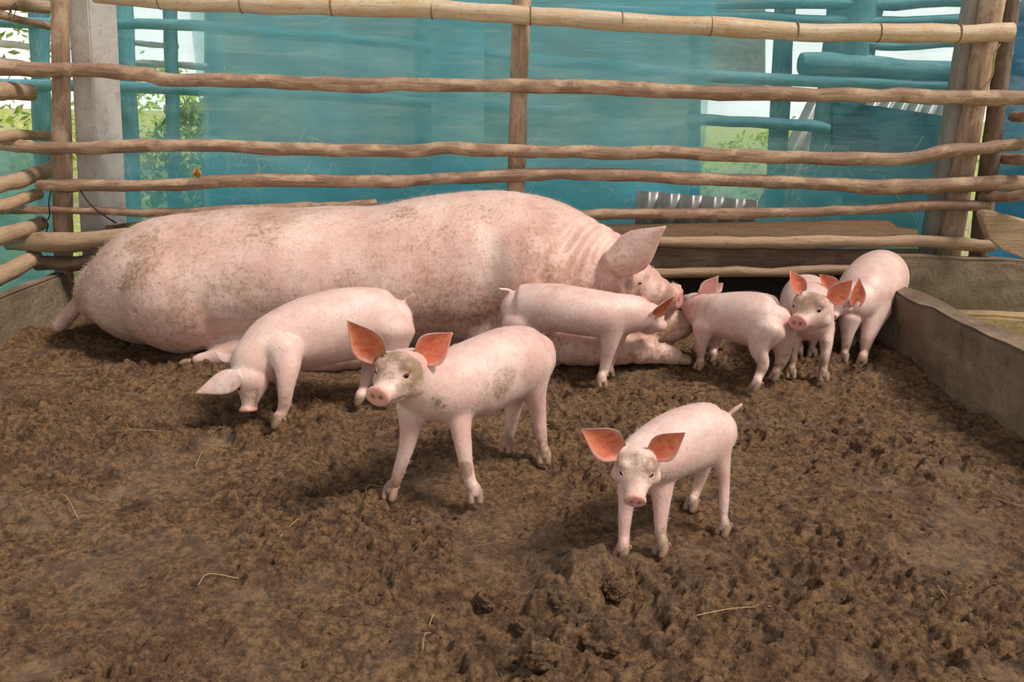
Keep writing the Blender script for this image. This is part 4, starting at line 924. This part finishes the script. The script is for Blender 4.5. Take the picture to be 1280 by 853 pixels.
for k in 'ABCDEFG':
    sp_ = P[k]
    if sp_.get('mats', 1) is None: sp_.pop('mats')
    sp_['_'] = 0
    pig('piglet', sp_, LAB[k], 'piglet', 'seven piglets of the litter')

# ------------------------------------------------------------------ clods, crumbs, straw pieces on the floor
def gh(x, y): return float(ground_h(np.array([x]), np.array([y]))[0][0])
def clod(px, py, r, label):
    g = G(px, py); z = gh(g.x, g.y); bm = bmesh.new(); bmesh.ops.create_icosphere(bm, subdivisions=5, radius=1)
    for v in bm.verts:
        d = v.co.normalized(); q = 1 + .28 * mnoise.noise(d * 2.1 + g * 9) + .16 * mnoise.noise(d * 6 + g * 5) + .09 * mnoise.noise(d * 15 + g * 5)
        v.co = Vector((d.x * r * q, d.y * r * q, d.z * r * q * .8)) + Vector((g.x, g.y, z + r * .45))
    o = link_bm('soil_clod', bm, M['soil']); tag(base_origin(o), label, 'clod', 'clods of soil in the foreground')
clod(748, 800, .037, 'largest rounded clod of soil at the near edge of the churned mound')
clod(676, 830, .026, 'rounded clod of soil nearest the bottom edge, left of the largest clod')
clod(770, 742, .022, 'small clod of soil on the right of the churned mound')
clod(610, 745, .020, 'small clod of soil on the left of the churned mound')
clod(700, 765, .020, 'small clod of soil in the middle of the churned mound')
clod(655, 775, .016, 'tiny clod of soil left of the middle of the mound')
bm = bmesh.new()
cx = RNG.uniform(-1.55, 1.2, 1600); cy = 0.9 + 2.0 * RNG.random(1600) ** 1.3; hz, smr = ground_h(cx, cy)
for x, y, z, s in zip(cx, cy, hz, smr):
    if s > .5 and random.random() < .8: continue
    r = random.uniform(.0022, .0058) * (1.5 if random.random() < .08 else 1); c = Vector((x, y, z + r * .4)); R = Matrix.Rotation(random.uniform(0, 6), 3, Vector((random.random(), random.random(), 1)).normalized())
    vs = [bm.verts.new(c + R @ (Vector(p) * r * random.uniform(.7, 1.2))) for p in ((1, 0, 0), (-1, 0, 0), (0, 1, 0), (0, -1, 0), (0, 0, 1), (0, 0, -1))]
    for a, b, d in ((0, 2, 4), (2, 1, 4), (1, 3, 4), (3, 0, 4), (2, 0, 5), (1, 2, 5), (3, 1, 5), (0, 3, 5)): bm.faces.new((vs[a], vs[b], vs[d]))
o = link_bm('soil_crumbs', bm, M['soil'], smooth=False); tag(o, 'loose crumbs of soil scattered over the pen floor', 'soil', kind='stuff')
for i, (p, q, b, lb) in enumerate([((456, 632), (478, 608), (460, 615), 'thin straw stalk leaning by the central piglet\'s left front hoof'), ((65, 616), (96, 640), (82, 622), 'bent straw stalk lying on the floor at left'),
        ((350, 680), (378, 652), (366, 664), 'thin straw stalk on the floor left of centre'), ((248, 738), (298, 722), (262, 728), 'reddish straw stalk on the floor at lower left'),
        ((536, 776), (547, 760), (542, 768), 'short greenish straw on the floor left of the mound'), ((870, 780), (965, 752), (915, 764), 'long straw stalk on the floor below the nearest piglet'),
        ((1160, 722), (1182, 756), (1172, 738), 'thin straw stalk on the floor at lower right'), ((1240, 620), (1282, 627), (1262, 624), 'pale straw stalk by the right edge of the floor'),
        ((215, 540), (130, 536), (172, 541), 'long flat straw on the floor left of the sniffing piglet'), ((243, 573), (252, 558), (249, 566), 'short upright green straw left of the sniffing piglet'),
        ((528, 812), (538, 786), (531, 800), 'curved brown straw at the bottom left of the mound')]):
    pts = []
    for (x, y), up_ in ((p, .003), (b, .010), (q, .004)):
        g = G(x, y); pts.append(Vector((g.x, g.y, gh(g.x, g.y) + up_)))
    wire(pts, .0009, lb, 'straw', 'straw_stalk', 'straw', 'straw stalks on the pen floor')
